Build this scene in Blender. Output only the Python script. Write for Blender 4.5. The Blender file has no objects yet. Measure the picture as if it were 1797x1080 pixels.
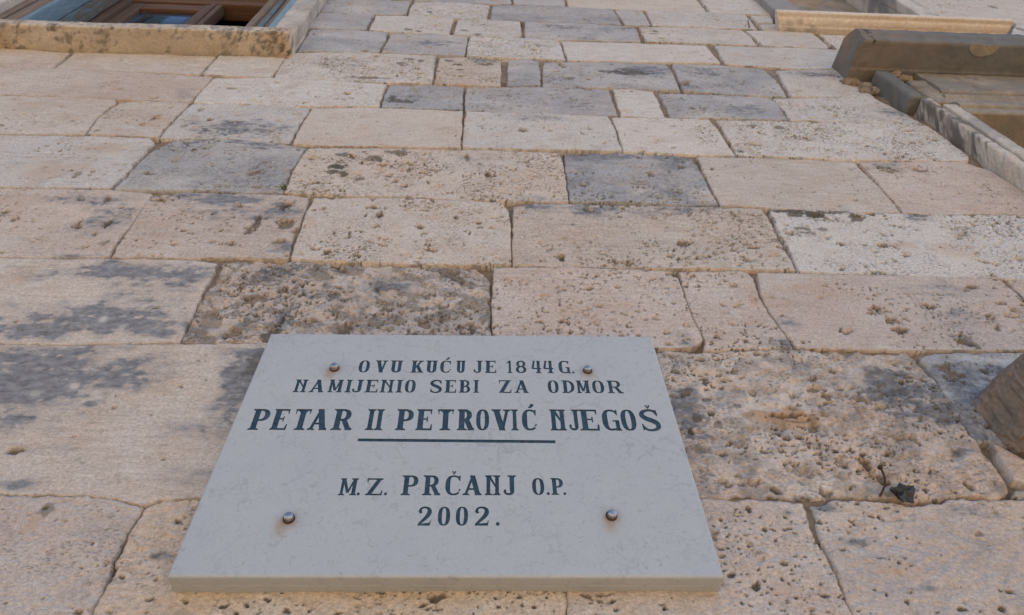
import bpy, bmesh, math, random
import numpy as np
from mathutils import Vector, Matrix
from mathutils.geometry import delaunay_2d_cdt

S = bpy.context.scene
COL = S.collection

# ------------------------------------------------------------------ camera, light, exposure
cam_d = bpy.data.cameras.new('camera'); cam = bpy.data.objects.new('camera', cam_d); COL.objects.link(cam)
CM = [[0.9988,-0.043,-0.024],[0.0184,0.7776,-0.6285],[0.0457,0.6273,0.7774]]          # rows: right, down, forward
cam.matrix_world = Matrix(((CM[0][0], -CM[1][0], -CM[2][0], 0), (CM[0][1], -CM[1][1], -CM[2][1], -0.85),
                           (CM[0][2], -CM[1][2], -CM[2][2], 1.6), (0, 0, 0, 1)))
cam_d.lens = 24; cam_d.sensor_width = 36; cam_d.clip_start = 0.02; cam_d.clip_end = 6000
cam_d.dof.use_dof = True; cam_d.dof.focus_distance = 1.25; cam_d.dof.aperture_fstop = 11.0
S.camera = cam

SUN_EL, SUN_AZ = math.radians(48), math.radians(8)      # sun to the right, eight degrees behind the wall plane
sun_dir = Vector((math.cos(SUN_EL) * math.cos(SUN_AZ), math.cos(SUN_EL) * math.sin(SUN_AZ), math.sin(SUN_EL)))
W = bpy.data.worlds.new('World'); S.world = W; W.use_nodes = True
nt = W.node_tree; bg = nt.nodes['Background']
sky = nt.nodes.new('ShaderNodeTexSky'); sky.sky_type = 'NISHITA'; sky.sun_disc = False
sky.sun_elevation = SUN_EL; sky.sun_rotation = math.radians(90) - SUN_AZ
sky.air_density = 1.0; sky.dust_density = 0.8; sky.ozone_density = 2.0
nt.links.new(sky.outputs[0], bg.inputs[0]); bg.inputs[1].default_value = 0.15
sl = bpy.data.lights.new('sun', 'SUN'); so = bpy.data.objects.new('sun', sl); COL.objects.link(so)
sl.energy = 4.1; sl.angle = math.radians(0.6); sl.color = (1.0, 0.94, 0.86)
so.rotation_euler = sun_dir.to_track_quat('Z', 'Y').to_euler(); so.location = (6, 2, 9)
S.view_settings.view_transform = 'Standard'; S.view_settings.look = 'None'
S.view_settings.exposure = 0.76; S.view_settings.gamma = 1.0; S.view_settings.use_curve_mapping = False

# ------------------------------------------------------------------ numpy noise
def hsh(ix, iy, seed):
    n = (ix.astype(np.int64) * 374761393 + iy.astype(np.int64) * 668265263 + int(seed) * 1442695041) & 0xffffffff
    n = ((n ^ (n >> 13)) * 1274126177) & 0xffffffff
    n = ((n ^ (n >> 16)) * 2246822519) & 0xffffffff
    return ((n ^ (n >> 15)) & 0xffffff) / float(0xffffff)
def vn(x, y, seed=0):
    ix = np.floor(x); iy = np.floor(y); fx = x - ix; fy = y - iy
    ix = ix.astype(np.int64); iy = iy.astype(np.int64)
    ux = fx * fx * fx * (fx * (fx * 6 - 15) + 10); uy = fy * fy * fy * (fy * (fy * 6 - 15) + 10)
    a = hsh(ix, iy, seed); b = hsh(ix + 1, iy, seed); c = hsh(ix, iy + 1, seed); d = hsh(ix + 1, iy + 1, seed)
    return (a * (1 - ux) + b * ux) * (1 - uy) + (c * (1 - ux) + d * ux) * uy
def fbm(x, y, seed=0, o=4):
    s = 0; a = .5; t = 0
    for k in range(o):
        c, q = math.cos(k * .7 + .3), math.sin(k * .7 + .3)
        s = s + a * vn(x * c - y * q + 17.3 * k, x * q + y * c - 9.1 * k, seed + k * 7); t += a
        x = x * 2.03; y = y * 2.03; a *= .52
    return s / t
def sst(a, b, x):
    t = np.clip((x - a) / (b - a), 0, 1); return t * t * (3 - 2 * t)
def pits(x, y, seed, prob):
    """worley pits in cell units: returns 0..1 depth; prob = share of cells that hold a pit"""
    ix = np.floor(x).astype(np.int64); iy = np.floor(y).astype(np.int64); out = np.zeros_like(x)
    for dx in (-1, 0, 1):
        for dy in (-1, 0, 1):
            cx, cy = ix + dx, iy + dy
            px = cx + .15 + .7 * hsh(cx, cy, seed); py = cy + .15 + .7 * hsh(cx, cy, seed + 1)
            on = hsh(cx, cy, seed + 2) < prob
            r = .12 + .5 * hsh(cx, cy, seed + 3) ** 2
            an = hsh(cx, cy, seed + 4) * 1.4 - .7; el = 1 + 1.6 * hsh(cx, cy, seed + 5)
            u = (x - px) * np.cos(an) + (y - py) * np.sin(an); v = (-(x - px) * np.sin(an) + (y - py) * np.cos(an)) * el
            d = np.sqrt(u * u + v * v) / r
            out = np.maximum(out, np.where(on, (1 - sst(.55, 1.0, d)) * (.35 + .65 * r / .62), 0))
    return out

# ------------------------------------------------------------------ materials
def mat(name):
    m = bpy.data.materials.new(name); m.use_nodes = True
    return m, m.node_tree.nodes, m.node_tree.links, m.node_tree.nodes['Principled BSDF']
class NB:
    def __init__(s, name):
        s.m, s.n, s.l, s.b = mat(name)
        s.geo = s.n.new('ShaderNodeNewGeometry').outputs['Position']
    def noise(s, scale, detail=4, rough=.55, stretch=None, dist=0, vec=None):
        t = s.n.new('ShaderNodeTexNoise'); t.inputs['Scale'].default_value = scale; t.inputs['Detail'].default_value = detail
        t.inputs['Roughness'].default_value = rough; t.inputs['Distortion'].default_value = dist
        v = vec or s.geo
        if stretch:
            mp = s.n.new('ShaderNodeMapping'); mp.inputs['Scale'].default_value = stretch; s.l.new(v, mp.inputs[0]); v = mp.outputs[0]
        s.l.new(v, t.inputs['Vector']); return t.outputs['Fac']
    def ramp(s, f, a, b, c0=(0, 0, 0, 1), c1=(1, 1, 1, 1)):
        if a > b: a, b, c0, c1 = b, a, c1, c0
        r = s.n.new('ShaderNodeValToRGB'); r.color_ramp.elements[0].position = a; r.color_ramp.elements[1].position = b
        r.color_ramp.elements[0].color = c0; r.color_ramp.elements[1].color = c1; s.l.new(f, r.inputs[0]); return r.outputs[0]
    def mix(s, f, a, b, mode='MIX'):
        x = s.n.new('ShaderNodeMix'); x.data_type = 'RGBA'; x.blend_type = mode
        for i, v in ((0, f), (6, a), (7, b)):
            if isinstance(v, (int, float)): x.inputs[i].default_value = v
            elif isinstance(v, tuple): x.inputs[i].default_value = (*v[:3], 1)
            else: s.l.new(v, x.inputs[i])
        return x.outputs[2]
    def math(s, op, a, b=None):
        x = s.n.new('ShaderNodeMath'); x.operation = op
        for i, v in ((0, a), (1, b)):
            if v is None: continue
            if isinstance(v, (int, float)): x.inputs[i].default_value = v
            else: s.l.new(v, x.inputs[i])
        return x.outputs[0]
    def bump(s, h, dist, strength=1, nrm=None):
        x = s.n.new('ShaderNodeBump'); x.inputs['Distance'].default_value = dist; x.inputs['Strength'].default_value = strength
        s.l.new(h, x.inputs['Height'])
        if nrm: s.l.new(nrm, x.inputs['Normal'])
        return x.outputs[0]
    def attr(s, name):
        a = s.n.new('ShaderNodeAttribute'); a.attribute_name = name
        sp = s.n.new('ShaderNodeSeparateColor'); s.l.new(a.outputs['Color'], sp.inputs[0]); return sp.outputs
    def done(s, col, rough=.9, nrm=None, spec=.3, metal=0):
        for v, i in ((col, 'Base Color'), (rough, 'Roughness'), (nrm, 'Normal'), (spec, 'Specular IOR Level'), (metal, 'Metallic')):
            if v is None: continue
            if isinstance(v, (int, float)): s.b.inputs[i].default_value = v
            elif isinstance(v, tuple): s.b.inputs[i].default_value = (*v[:3], 1)
            else: s.l.new(v, s.b.inputs[i])
        return s.m

def stone_material():
    s = NB('limestone')
    oi = s.n.new('ShaderNodeObjectInfo')
    base = oi.outputs['Color']
    st = (1, 1, 1.6)
    big = s.noise(3.2, 5, .6, st, .6); mid = s.noise(17, 6, .65, st, .8); fine = s.noise(150, 5, .7, (1, 1, 1.7)); grain = s.noise(620, 2, .6)
    c = s.mix(s.ramp(big, .38, .66), base, s.mix(.65, base, (.68, .63, .585)))
    warm = s.noise(6.5, 5, .62, st, 1.2)
    c = s.mix(s.math('MULTIPLY', s.ramp(warm, .50, .72), .5), c, (.56, .42, .32))
    c = s.mix(s.math('MULTIPLY', s.ramp(mid, .52, .74), .38), c, (.70, .67, .64))
    c = s.mix(s.math('MULTIPLY', s.ramp(mid, .47, .30), .38), c, (.42, .35, .30))
    c = s.mix(1.0, c, s.ramp(fine, .25, .75, (.62, .60, .58, 1), (1.20, 1.21, 1.22, 1)), 'MULTIPLY')
    c = s.mix(.8, c, s.ramp(grain, .3, .7, (.74, .74, .73, 1), (1.2, 1.2, 1.21, 1)), 'MULTIPLY')
    # small natural vugs of darker colour in the stone
    vo = s.n.new('ShaderNodeTexVoronoi'); vo.inputs['Scale'].default_value = 120; vo.inputs['Randomness'].default_value = 1
    mp = s.n.new('ShaderNodeMapping'); mp.inputs['Scale'].default_value = (1, 1, 2.0); s.l.new(s.geo, mp.inputs[0])
    wob = s.n.new('ShaderNodeTexNoise'); wob.inputs['Scale'].default_value = 180; s.l.new(mp.outputs[0], wob.inputs['Vector'])
    mv = s.n.new('ShaderNodeMix'); mv.data_type = 'VECTOR'; mv.inputs[0].default_value = .012
    s.l.new(mp.outputs[0], mv.inputs[4]); s.l.new(wob.outputs['Color'], mv.inputs[5]); s.l.new(mv.outputs[1], vo.inputs['Vector'])
    gate = s.ramp(s.noise(9, 4, .6, st, .5), .42, .58)
    w = s.attr('wear'); w2 = s.attr('wear2')
    gate = s.math('MULTIPLY', gate, w2[0])
    dots = s.math('MULTIPLY', s.ramp(vo.outputs['Distance'], .38, .22), gate)
    strat = s.noise(14, 6, .7, (1, 1, 9), .3)
    c = s.mix(w2[2], c, s.mix(1.0, c, s.ramp(strat, .3, .7, (.80, .78, .76, 1), (1.12, 1.12, 1.13, 1)), 'MULTIPLY'))
    film = s.math('MULTIPLY', w[0], s.ramp(s.noise(70, 5, .7, (1, 1, 2.0)), .30, .60, (.28, .28, .28, 1), (1, 1, 1, 1)))
    film = s.math('MINIMUM', s.math('ADD', film, s.math('MULTIPLY', s.math('MAXIMUM', s.math('SUBTRACT', w[0], .55), 0.0), .75)), 1.0)
    fcol = s.mix(s.ramp(s.noise(40, 5, .7, (1, 1, 2)), .35, .65), (.120, .125, .142), (.285, .295, .32))
    c = s.mix(s.math('MULTIPLY', film, .93), c, fcol)
    c = s.mix(s.math('MULTIPLY', w[2], .8), c, (.47, .29, .165))
    c = s.mix(s.math('MULTIPLY', w2[1], .75), c, (.62, .60, .57))
    c = s.mix(s.math('MULTIPLY', dots, .8), c, (.12, .10, .085))
    cr = s.mix(s.noise(90, 4), (.050, .043, .036), (.12, .10, .072))
    c = s.mix(s.math('MULTIPLY', w[1], .9), c, cr)
    hgt = s.math('ADD', s.math('MULTIPLY', fine, .9), s.math('MULTIPLY', grain, .25))
    hgt = s.math('SUBTRACT', hgt, s.math('MULTIPLY', dots, .9))
    n = s.bump(hgt, .0022, .9)
    return s.done(c, .93, n, .2)
M_STONE = stone_material()

def simple_stone(name, c0, c1, scale=12, bumpd=.001, stain=None, rough=.9):
    s = NB(name)
    a = s.noise(scale, 6, .65, None, .8); f = s.noise(scale * 14, 4, .7)
    c = s.mix(s.ramp(a, .3, .7), c0, c1)
    c = s.mix(1.0, c, s.ramp(f, .25, .75, (.74, .73, .72, 1), (1.18, 1.18, 1.18, 1)), 'MULTIPLY')
    w = s.attr('wear')
    c = s.mix(s.math('MULTIPLY', w[0], .8), c, (.16, .165, .185))
    c = s.mix(s.math('MULTIPLY', w[2], .8), c, (.45, .26, .13))
    c = s.mix(s.math('MULTIPLY', w[1], .9), c, (.075, .065, .048))
    return s.done(c, rough, s.bump(f, bumpd * 1.6, .8, s.bump(a, bumpd * 4, .5)), .2)
M_SILL = simple_stone('sill_stone', (.48, .40, .31), (.62, .55, .47), 9, .0012)
M_PALE = simple_stone('pale_surround_stone', (.47, .42, .375), (.60, .565, .52), 8, .001)
M_NEWSILL = simple_stone('fresh_sandstone', (.60, .51, .43), (.68, .62, .56), 5, .0004)
M_DARKSTONE = simple_stone('blackened_stone', (.125, .128, .126), (.195, .195, .19), 14, .0012)
M_MOULD = simple_stone('stained_moulding_stone', (.20, .175, .145), (.37, .33, .28), 11, .001)
M_CORBEL = simple_stone('corbel_stone', (.16, .15, .14), (.34, .25, .185), 9, .002)
M_MORTAR = simple_stone('lime_mortar', (.21, .165, .125), (.42, .335, .26), 34, .003)
M_PAVE = simple_stone('pale_paving', (.50, .35, .205), (.58, .43, .27), 3, .002)

def marble():
    s = NB('grey_marble')
    a = s.noise(9, 5, .6, None, .5); g = s.noise(420, 3, .6)
    c = s.mix(s.ramp(a, .3, .7), (.400, .425, .445), (.430, .452, .468))
    def vein(scale, width, seed, dist):
        mp = s.n.new('ShaderNodeMapping'); mp.inputs['Location'].default_value = (seed, seed, seed); s.l.new(s.geo, mp.inputs[0])
        nz = s.n.new('ShaderNodeTexNoise'); nz.inputs['Scale'].default_value = scale * 1.7; nz.inputs['Detail'].default_value = 5
        s.l.new(mp.outputs[0], nz.inputs['Vector'])
        mv = s.n.new('ShaderNodeMix'); mv.data_type = 'VECTOR'; mv.inputs[0].default_value = dist
        s.l.new(mp.outputs[0], mv.inputs[4]); s.l.new(nz.outputs['Color'], mv.inputs[5])
        v = s.n.new('ShaderNodeTexVoronoi'); v.feature = 'DISTANCE_TO_EDGE'; v.inputs['Scale'].default_value = scale
        s.l.new(mv.outputs[1], v.inputs['Vector']); return s.ramp(v.outputs['Distance'], width, 0)
    v1 = s.math('MULTIPLY', vein(11, .022, 3.1, .10), s.ramp(s.noise(14, 3, .6), .44, .60))
    v2 = s.math('MULTIPLY', vein(27, .05, 7.7, .06), s.ramp(s.noise(22, 3, .6), .44, .60))
    c = s.mix(s.math('MULTIPLY', v1, .48), c, (.25, .255, .275))
    c = s.mix(s.math('MULTIPLY', v2, .34), c, (.27, .27, .285))
    fl = s.ramp(s.noise(95, 4, .62, None, 1.4), .60, .67)
    c = s.mix(s.math('MULTIPLY', fl, .45), c, (.25, .25, .26))
    c = s.mix(.6, c, s.ramp(g, .3, .7, (.90, .90, .90, 1), (1.08, 1.08, 1.08, 1)), 'MULTIPLY')
    w = s.attr('wear')
    rust = s.math('MULTIPLY', w[0], s.ramp(s.noise(130, 4, .7), .25, .62, (.55, .55, .55, 1), (1, 1, 1, 1)))
    c = s.mix(s.math('MULTIPLY', rust, .66), c, (.33, .20, .085))
    c = s.mix(s.math('MULTIPLY', w[1], .8), c, (.10, .08, .06))
    return s.done(c, s.math('ADD', .34, s.math('MULTIPLY', a, .2)), s.bump(g, .0002, .35), .45)
M_MARBLE = marble()
def paint():
    s = NB('letter_paint')
    a = s.noise(160, 5, .7); b = s.noise(45, 3, .6)
    c = s.mix(s.ramp(a, .36, .62), (.013, .030, .046), (.034, .070, .100))
    c = s.mix(s.math('MULTIPLY', s.ramp(b, .60, .75), .35), c, (.11, .15, .18))
    return s.done(c, .5, s.bump(a, .0005, .6), .4)
M_PAINT = paint()
def metal(name, c0, c1, r, scale=200):
    s = NB(name); a = s.noise(scale, 4, .6)
    return s.done(s.mix(s.ramp(a, .4, .7), c0, c1), r, s.bump(a, .0002, .4), .5, .95 if r < .5 else .3)
M_METAL = metal('zinc_steel', (.42, .42, .43), (.30, .28, .26), .34)
M_RUST = metal('rusty_iron', (.050, .026, .018), (.12, .055, .03), .8)
def wood(name, c0, c1, peel=None, amt=.5, axis='v'):
    s = NB(name); st = (40, 40, 1.6) if axis == 'v' else (1.6, 40, 40)
    g = s.noise(3.2, 6, .7, st, .4); h = s.noise(9, 3, .6, st)
    c = s.mix(s.ramp(g, .3, .7), c0, c1)
    if peel:
        st2 = (12, 12, 1.2) if axis == 'v' else (1.2, 12, 12)
        p = s.noise(4, 6, .72, st2, .8)
        c = s.mix(s.ramp(p, .56 - amt * .25, .60 - amt * .25), c, s.mix(s.ramp(h, .3, .7), peel, tuple(v * 1.35 for v in peel)))
    c = s.mix(.7, c, s.ramp(h, .3, .7, (.7, .7, .7, 1), (1.2, 1.2, 1.2, 1)), 'MULTIPLY')
    return s.done(c, .75, s.bump(g, .002, .7), .3)
M_WBROWN = wood('weathered_brown_wood', (.12, .085, .062), (.27, .205, .155))
M_WRED = wood('red_brown_varnished_wood', (.085, .045, .028), (.17, .095, .058), axis='h')
M_WREDV = wood('red_brown_varnished_wood_upright', (.080, .050, .036), (.15, .095, .068))
M_WGREY = wood('bare_grey_wood', (.085, .08, .072), (.19, .175, .155), (.10, .16, .19), .25)
M_WBLUE = wood('peeling_blue_wood', (.16, .14, .13), (.24, .21, .19), (.13, .20, .26), .9)
M_WBLUE2 = wood('blue_painted_wood', (.16, .14, .13), (.24, .21, .19), (.18, .27, .33), 1.0)
def glass():
    s = NB('window_glass'); s.done((.75, .85, .9), .04, s.bump(s.noise(6, 2), .002, .3), .8)
    s.b.inputs['Transmission Weight'].default_value = 1.0; s.b.inputs['IOR'].default_value = 1.5; return s.m
M_GLASS = glass()
s_ = NB('dark_room'); M_ROOM = s_.done((.012, .010, .009), .9)
s_ = NB('roof_tile_clay'); M_ROOF = s_.done((.30, .14, .08), .9)
s_ = NB('black_plastic'); M_PLASTIC = s_.done(s_.mix(s_.noise(60), (.012, .015, .018), (.035, .04, .045)), .42, s_.bump(s_.noise(90), .002, .8), .5)
s_ = NB('weed_green'); M_WEED = s_.done(s_.mix(s_.noise(200), (.05, .075, .018), (.12, .13, .04)), .8)

# ------------------------------------------------------------------ object helpers
def empty(name, loc=(0, 0, 0)):
    o = bpy.data.objects.new(name, None); COL.objects.link(o); o.location = loc; return o
def tag(o, label=None, cat=None, group=None, kind=None):
    for k, v in (('label', label), ('category', cat), ('group', group), ('kind', kind)):
        if v: o[k] = v
    return o
def link_mesh(name, me, m, parent=None, smooth=True):
    o = bpy.data.objects.new(name, me); COL.objects.link(o); me.materials.append(m)
    if parent: o.parent = parent; o.matrix_parent_inverse = parent.matrix_world.inverted() if False else Matrix.Identity(4)
    if smooth: me.polygons.foreach_set('use_smooth', [True] * len(me.polygons))
    return o
def np_mesh(name, V, F):
    """V (n,3) float, F (m,4) int"""
    me = bpy.data.meshes.new(name)
    me.vertices.add(len(V)); me.vertices.foreach_set('co', np.ascontiguousarray(V, dtype=np.float32).ravel())
    k = F.shape[1]; me.loops.add(F.size); me.loops.foreach_set('vertex_index', F.astype(np.int32).ravel())
    me.polygons.add(len(F)); me.polygons.foreach_set('loop_start', np.arange(0, F.size, k, dtype=np.int32))
    me.update(calc_edges=True); return me
def set_attr(me, name, A):
    a = me.attributes.new(name, 'FLOAT_COLOR', 'POINT')
    C4 = np.ones((len(A), 4), dtype=np.float32); C4[:, :3] = A; a.data.foreach_set('color', C4.ravel())
def centred(o_name, V, F, m, parent, wear=None, wear2=None, pl=(0, 0, 0)):
    c = (V.min(0) + V.max(0)) / 2
    me = np_mesh(o_name, V - c, F)
    if wear is not None: set_attr(me, 'wear', wear)
    if wear2 is not None: set_attr(me, 'wear2', wear2)
    o = link_mesh(o_name, me, m, parent); o.location = Vector(c) - Vector(pl); return o

def poly_sdf(X, Z, P):
    d = np.full(X.shape, 1e9); ins = np.zeros(X.shape, bool); n = len(P)
    for i in range(n):
        ax, az = P[i]; bx, bz = P[(i + 1) % n]
        ex, ez = bx - ax, bz - az; t = np.clip(((X - ax) * ex + (Z - az) * ez) / (ex * ex + ez * ez + 1e-12), 0, 1)
        d = np.minimum(d, (X - ax - t * ex) ** 2 + (Z - az - t * ez) ** 2)
        if abs(ez) > 1e-12:
            c = ((az > Z) != (bz > Z)) & (X < ex * (Z - az) / ez + ax); ins ^= c
    d = np.sqrt(d); return np.where(ins, d, -d)

STONE_N = [0]
def build_stone(P, tone, grey, rough, pit, stains, parent, coarse=None):
    STONE_N[0] += 1; sd = STONE_N[0] * 31
    rnd = random.Random(sd)
    P = np.array(P); lo = P.min(0); hi = P.max(0); cz = (lo[1] + hi[1]) / 2 - 1.6
    D2 = .85 ** 2 + cz ** 2
    dx = min(max(.0013 * math.sqrt(D2) / .95, .0012), .0034); dz = min(max(.0016 * D2 / .85, .0016), .0040)
    if coarse: dx = dz = coarse
    m = 2
    nx = int((hi[0] - lo[0]) / dx) + 2 * m + 2; nz = int((hi[1] - lo[1]) / dz) + 2 * m + 2
    X, Z = np.meshgrid(lo[0] + (np.arange(nx) - m) * dx, lo[1] + (np.arange(nz) - m) * dz)
    wx = .0055 * (fbm(X * 22, Z * 22, 5, 4) - .5) + .0028 * (fbm(X * 130, Z * 130, 9, 2) - .5)
    wz = .0055 * (fbm(X * 22, Z * 22, 55, 4) - .5) + .0028 * (fbm(X * 130, Z * 130, 59, 2) - .5)
    s = poly_sdf(X + wx, Z + wz, P) + .0014
    chip = sst(.62, .80, fbm(X * 18 + sd, Z * 18, 77, 3)) * (.002 + .008 * rough); s = s - chip * np.clip(1 - s / .02, 0, 1)
    gz, gx = np.gradient(s, dz, dx); gm = np.maximum(gx * gx + gz * gz, .25)
    inside = s > 0
    mv = np.where(inside, 0, np.clip(-s, 0, 2.0 * max(dx, dz)))
    VX = X + mv * gx / gm; VZ = Z + mv * gz / gm
    # relief
    R = .0014 + .0058 * rough + .0015 * rnd.random()
    q = np.clip(s / R, 0, 1)
    h = -R * (1 - np.sqrt(np.maximum(0, 1 - (1 - q) ** 2)))
    h = h + rnd.uniform(-.0010, .0014) + rnd.uniform(-.003, .003) * (X - X.mean()) + rnd.uniform(-.004, .004) * (Z - Z.mean())
    h = h + .0040 * (fbm(X * 5, Z * 7, 700, 3) - .5) + (.0008 + .0034 * rough) * (fbm(X * 28, Z * 40, sd + 3, 4) - .5) + .0035 * rough * (fbm(X * 12, Z * 16, sd + 33, 3) - .42)
    fi = fbm(X * 110, Z * 150, sd + 5, 4)
    h = h + (.0006 + .0030 * rough) * (fi - .5)
    if rough > .45:
        k = rough - .35
        r1 = 1 - np.abs(2 * fbm(X * 16, Z * 22, sd + 8, 4) - 1); h = h - .007 * k * sst(.80, 1.0, r1)
        r2 = fbm(X * 45, Z * 60, sd + 12, 3); h = h - .005 * k * sst(.56, .74, r2)
    cl = fbm(X * 7, Z * 9, sd + 20, 3)          # pit clusters
    boost = np.zeros_like(X); hole = np.zeros_like(X)
    film = .88 * grey * np.clip(.10 + 2.3 * (fbm(X * 7, Z * 12, sd + 30, 5) - .26), 0, 1.3)
    crud = np.zeros_like(X); ochre = np.zeros_like(X); pale = np.zeros_like(X)
    n1 = fbm(X * 26, Z * 46, sd + 40, 5) - .5; n2 = fbm(X * 75, Z * 110, sd + 44, 4) - .5; n3 = fbm(X * 190, Z * 230, sd + 46, 2) - .5
    strk = fbm(X * 13, Z * 85, sd + 48, 4) - .5
    ang = fbm(X * 30, Z * 40, sd + 50, 3) - .5; ang2 = fbm(X * 30, Z * 40, sd + 53, 3) - .5
    for (t, cx, cc, rx, rz, st) in stains:
        ux = (X - cx) / rx; uz = (Z - cc) / rz
        if t in 'fe': ux = ux + ang * .8; uz = uz + ang2 * .8
        else:
            w = .012 / max(rx, rz, .006) if t == 'H' else .55
            ux = ux + ang * w * 1.6; uz = uz + ang2 * w * 1.6
        d = np.sqrt(ux * ux + uz * uz)
        if t == 'f': film = np.maximum(film, 1.35 * st * (1 - sst(.10, 1.55, d + n1 * 1.2)) * (1.0 + n2 * 1.6 + strk * 1.9))
        elif t == 'e': e = .7 * st * (1 - sst(.1, 1.25, d + n1 * 1.6)); pale = np.maximum(pale, e); film = film * (1 - e)
        elif t == 'c': crud = np.maximum(crud, st * sst(.15, .42, (1 - sst(.0, 1.5, d)) + n2 * 1.25 + n1 * .4 - .14))
        elif t == 'o': ochre = np.maximum(ochre, st * (1 - sst(.3, 1.2, d + n1)))
        elif t == 'P': boost = np.maximum(boost, st * (1 - sst(.5, 1.3, d)))
        elif t == 'H':
            dep = min(rx, rz) * 1.0 * st; k = 1 - sst(.40, 1.0, d * 1.12 + n2 * 1.7 + n3 * 1.3 + n1 * .6)
            hole = np.maximum(hole, k * min(dep, .014))
            crud = np.maximum(crud, .95 * st * (1 - sst(.40, 1.0, d + n2 * 1.7 + n3 * 1.5 + n1 * .6)))
    e_in = np.clip(s / .006, 0, 1)
    je = 1 - sst(.0, .0040 + .004 * rough, s + n2 * .004)
    crud = np.maximum(crud, .6 * je * sst(.54, .68, fbm(X * 24, Z * 24, sd + 101, 4)))
    ochre = np.maximum(ochre, .2 * je * sst(.42, .6, fbm(X * 10, Z * 10, sd + 105, 3)))
    den = np.clip(pit * (.06 + 1.25 * sst(.47, .66, cl)) + boost * .9, 0, 1)
    p1 = pits((X + wx) / .014 + n3 * .30, (Z + wz) / .010 + n2 * .40, sd + 60, den * .75)
    p2 = pits(X / .0070 + n2, Z / .0052, sd + 70, den * .55)
    p3 = pits((X + wx * 2) / .034 + n2 * .3, (Z + wz * 2) / .024 + n1 * .5 + n3 * .25, sd + 80, np.clip(pit, 0, 1.3) * .17 + np.clip(rough - .8, 0, 1) * .3 + boost * .2)
    h = h - (.0085 * p1 + .0042 * p2 + .013 * p3) * e_in - hole * 1.3
    dirt = fbm(X * 13, Z * 18, sd + 90, 3)
    crud = np.maximum(crud, .95 * sst(.15, .5, p1) * sst(.30, .46, dirt)); crud = np.maximum(crud, .95 * sst(.12, .45, p2) * sst(.33, .48, dirt))
    crud = np.maximum(crud, .85 * sst(.15, .6, p3 + n2 * .5) * sst(.33, .50, dirt))
    if rough > .8: crud = np.maximum(crud, .75 * sst(.50, .62, fbm(X * 38, Z * 52, sd + 95, 4)) * (rough - .45)); film = np.maximum(film, .55 * sst(.52, .68, fbm(X * 20, Z * 30, sd + 97, 4)))
    h = np.where(h < -.006, -.006 + .45 * (h + .006), h)
    h = np.where(inside, h, -.030)
    idx = np.arange(nx * nz).reshape(nz, nx)
    keep = inside[:-1, :-1] | inside[1:, :-1] | inside[:-1, 1:] | inside[1:, 1:]
    F = np.stack([idx[:-1, :-1][keep], idx[:-1, 1:][keep], idx[1:, 1:][keep], idx[1:, :-1][keep]], 1)
    used = np.zeros(nx * nz, bool); used[F.ravel()] = True
    rm = np.cumsum(used) - 1; F = rm[F]
    V = np.stack([VX.ravel()[used], -h.ravel()[used], VZ.ravel()[used]], 1)
    wear = np.clip(np.stack([film.ravel()[used], crud.ravel()[used], ochre.ravel()[used]], 1), 0, 1)
    vg = np.clip(pit * .8 + .05 + boost * .6, 0, 1) + 0 * film
    wear2 = np.clip(np.stack([vg.ravel()[used], pale.ravel()[used], 0 * film.ravel()[used] + (rnd.uniform(.5, 1) if rough < .35 else rnd.uniform(0, .4))], 1), 0, 1)
    o = centred('stone', V, F, M_STONE, parent, wear, wear2)
    t = TONE[tone]; j = rnd.uniform(.93, 1.07); w_ = rnd.uniform(-.015, .015)
    o.color = (t[0] * j + w_, t[1] * j, t[2] * j - w_, 1)
    return o

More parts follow.
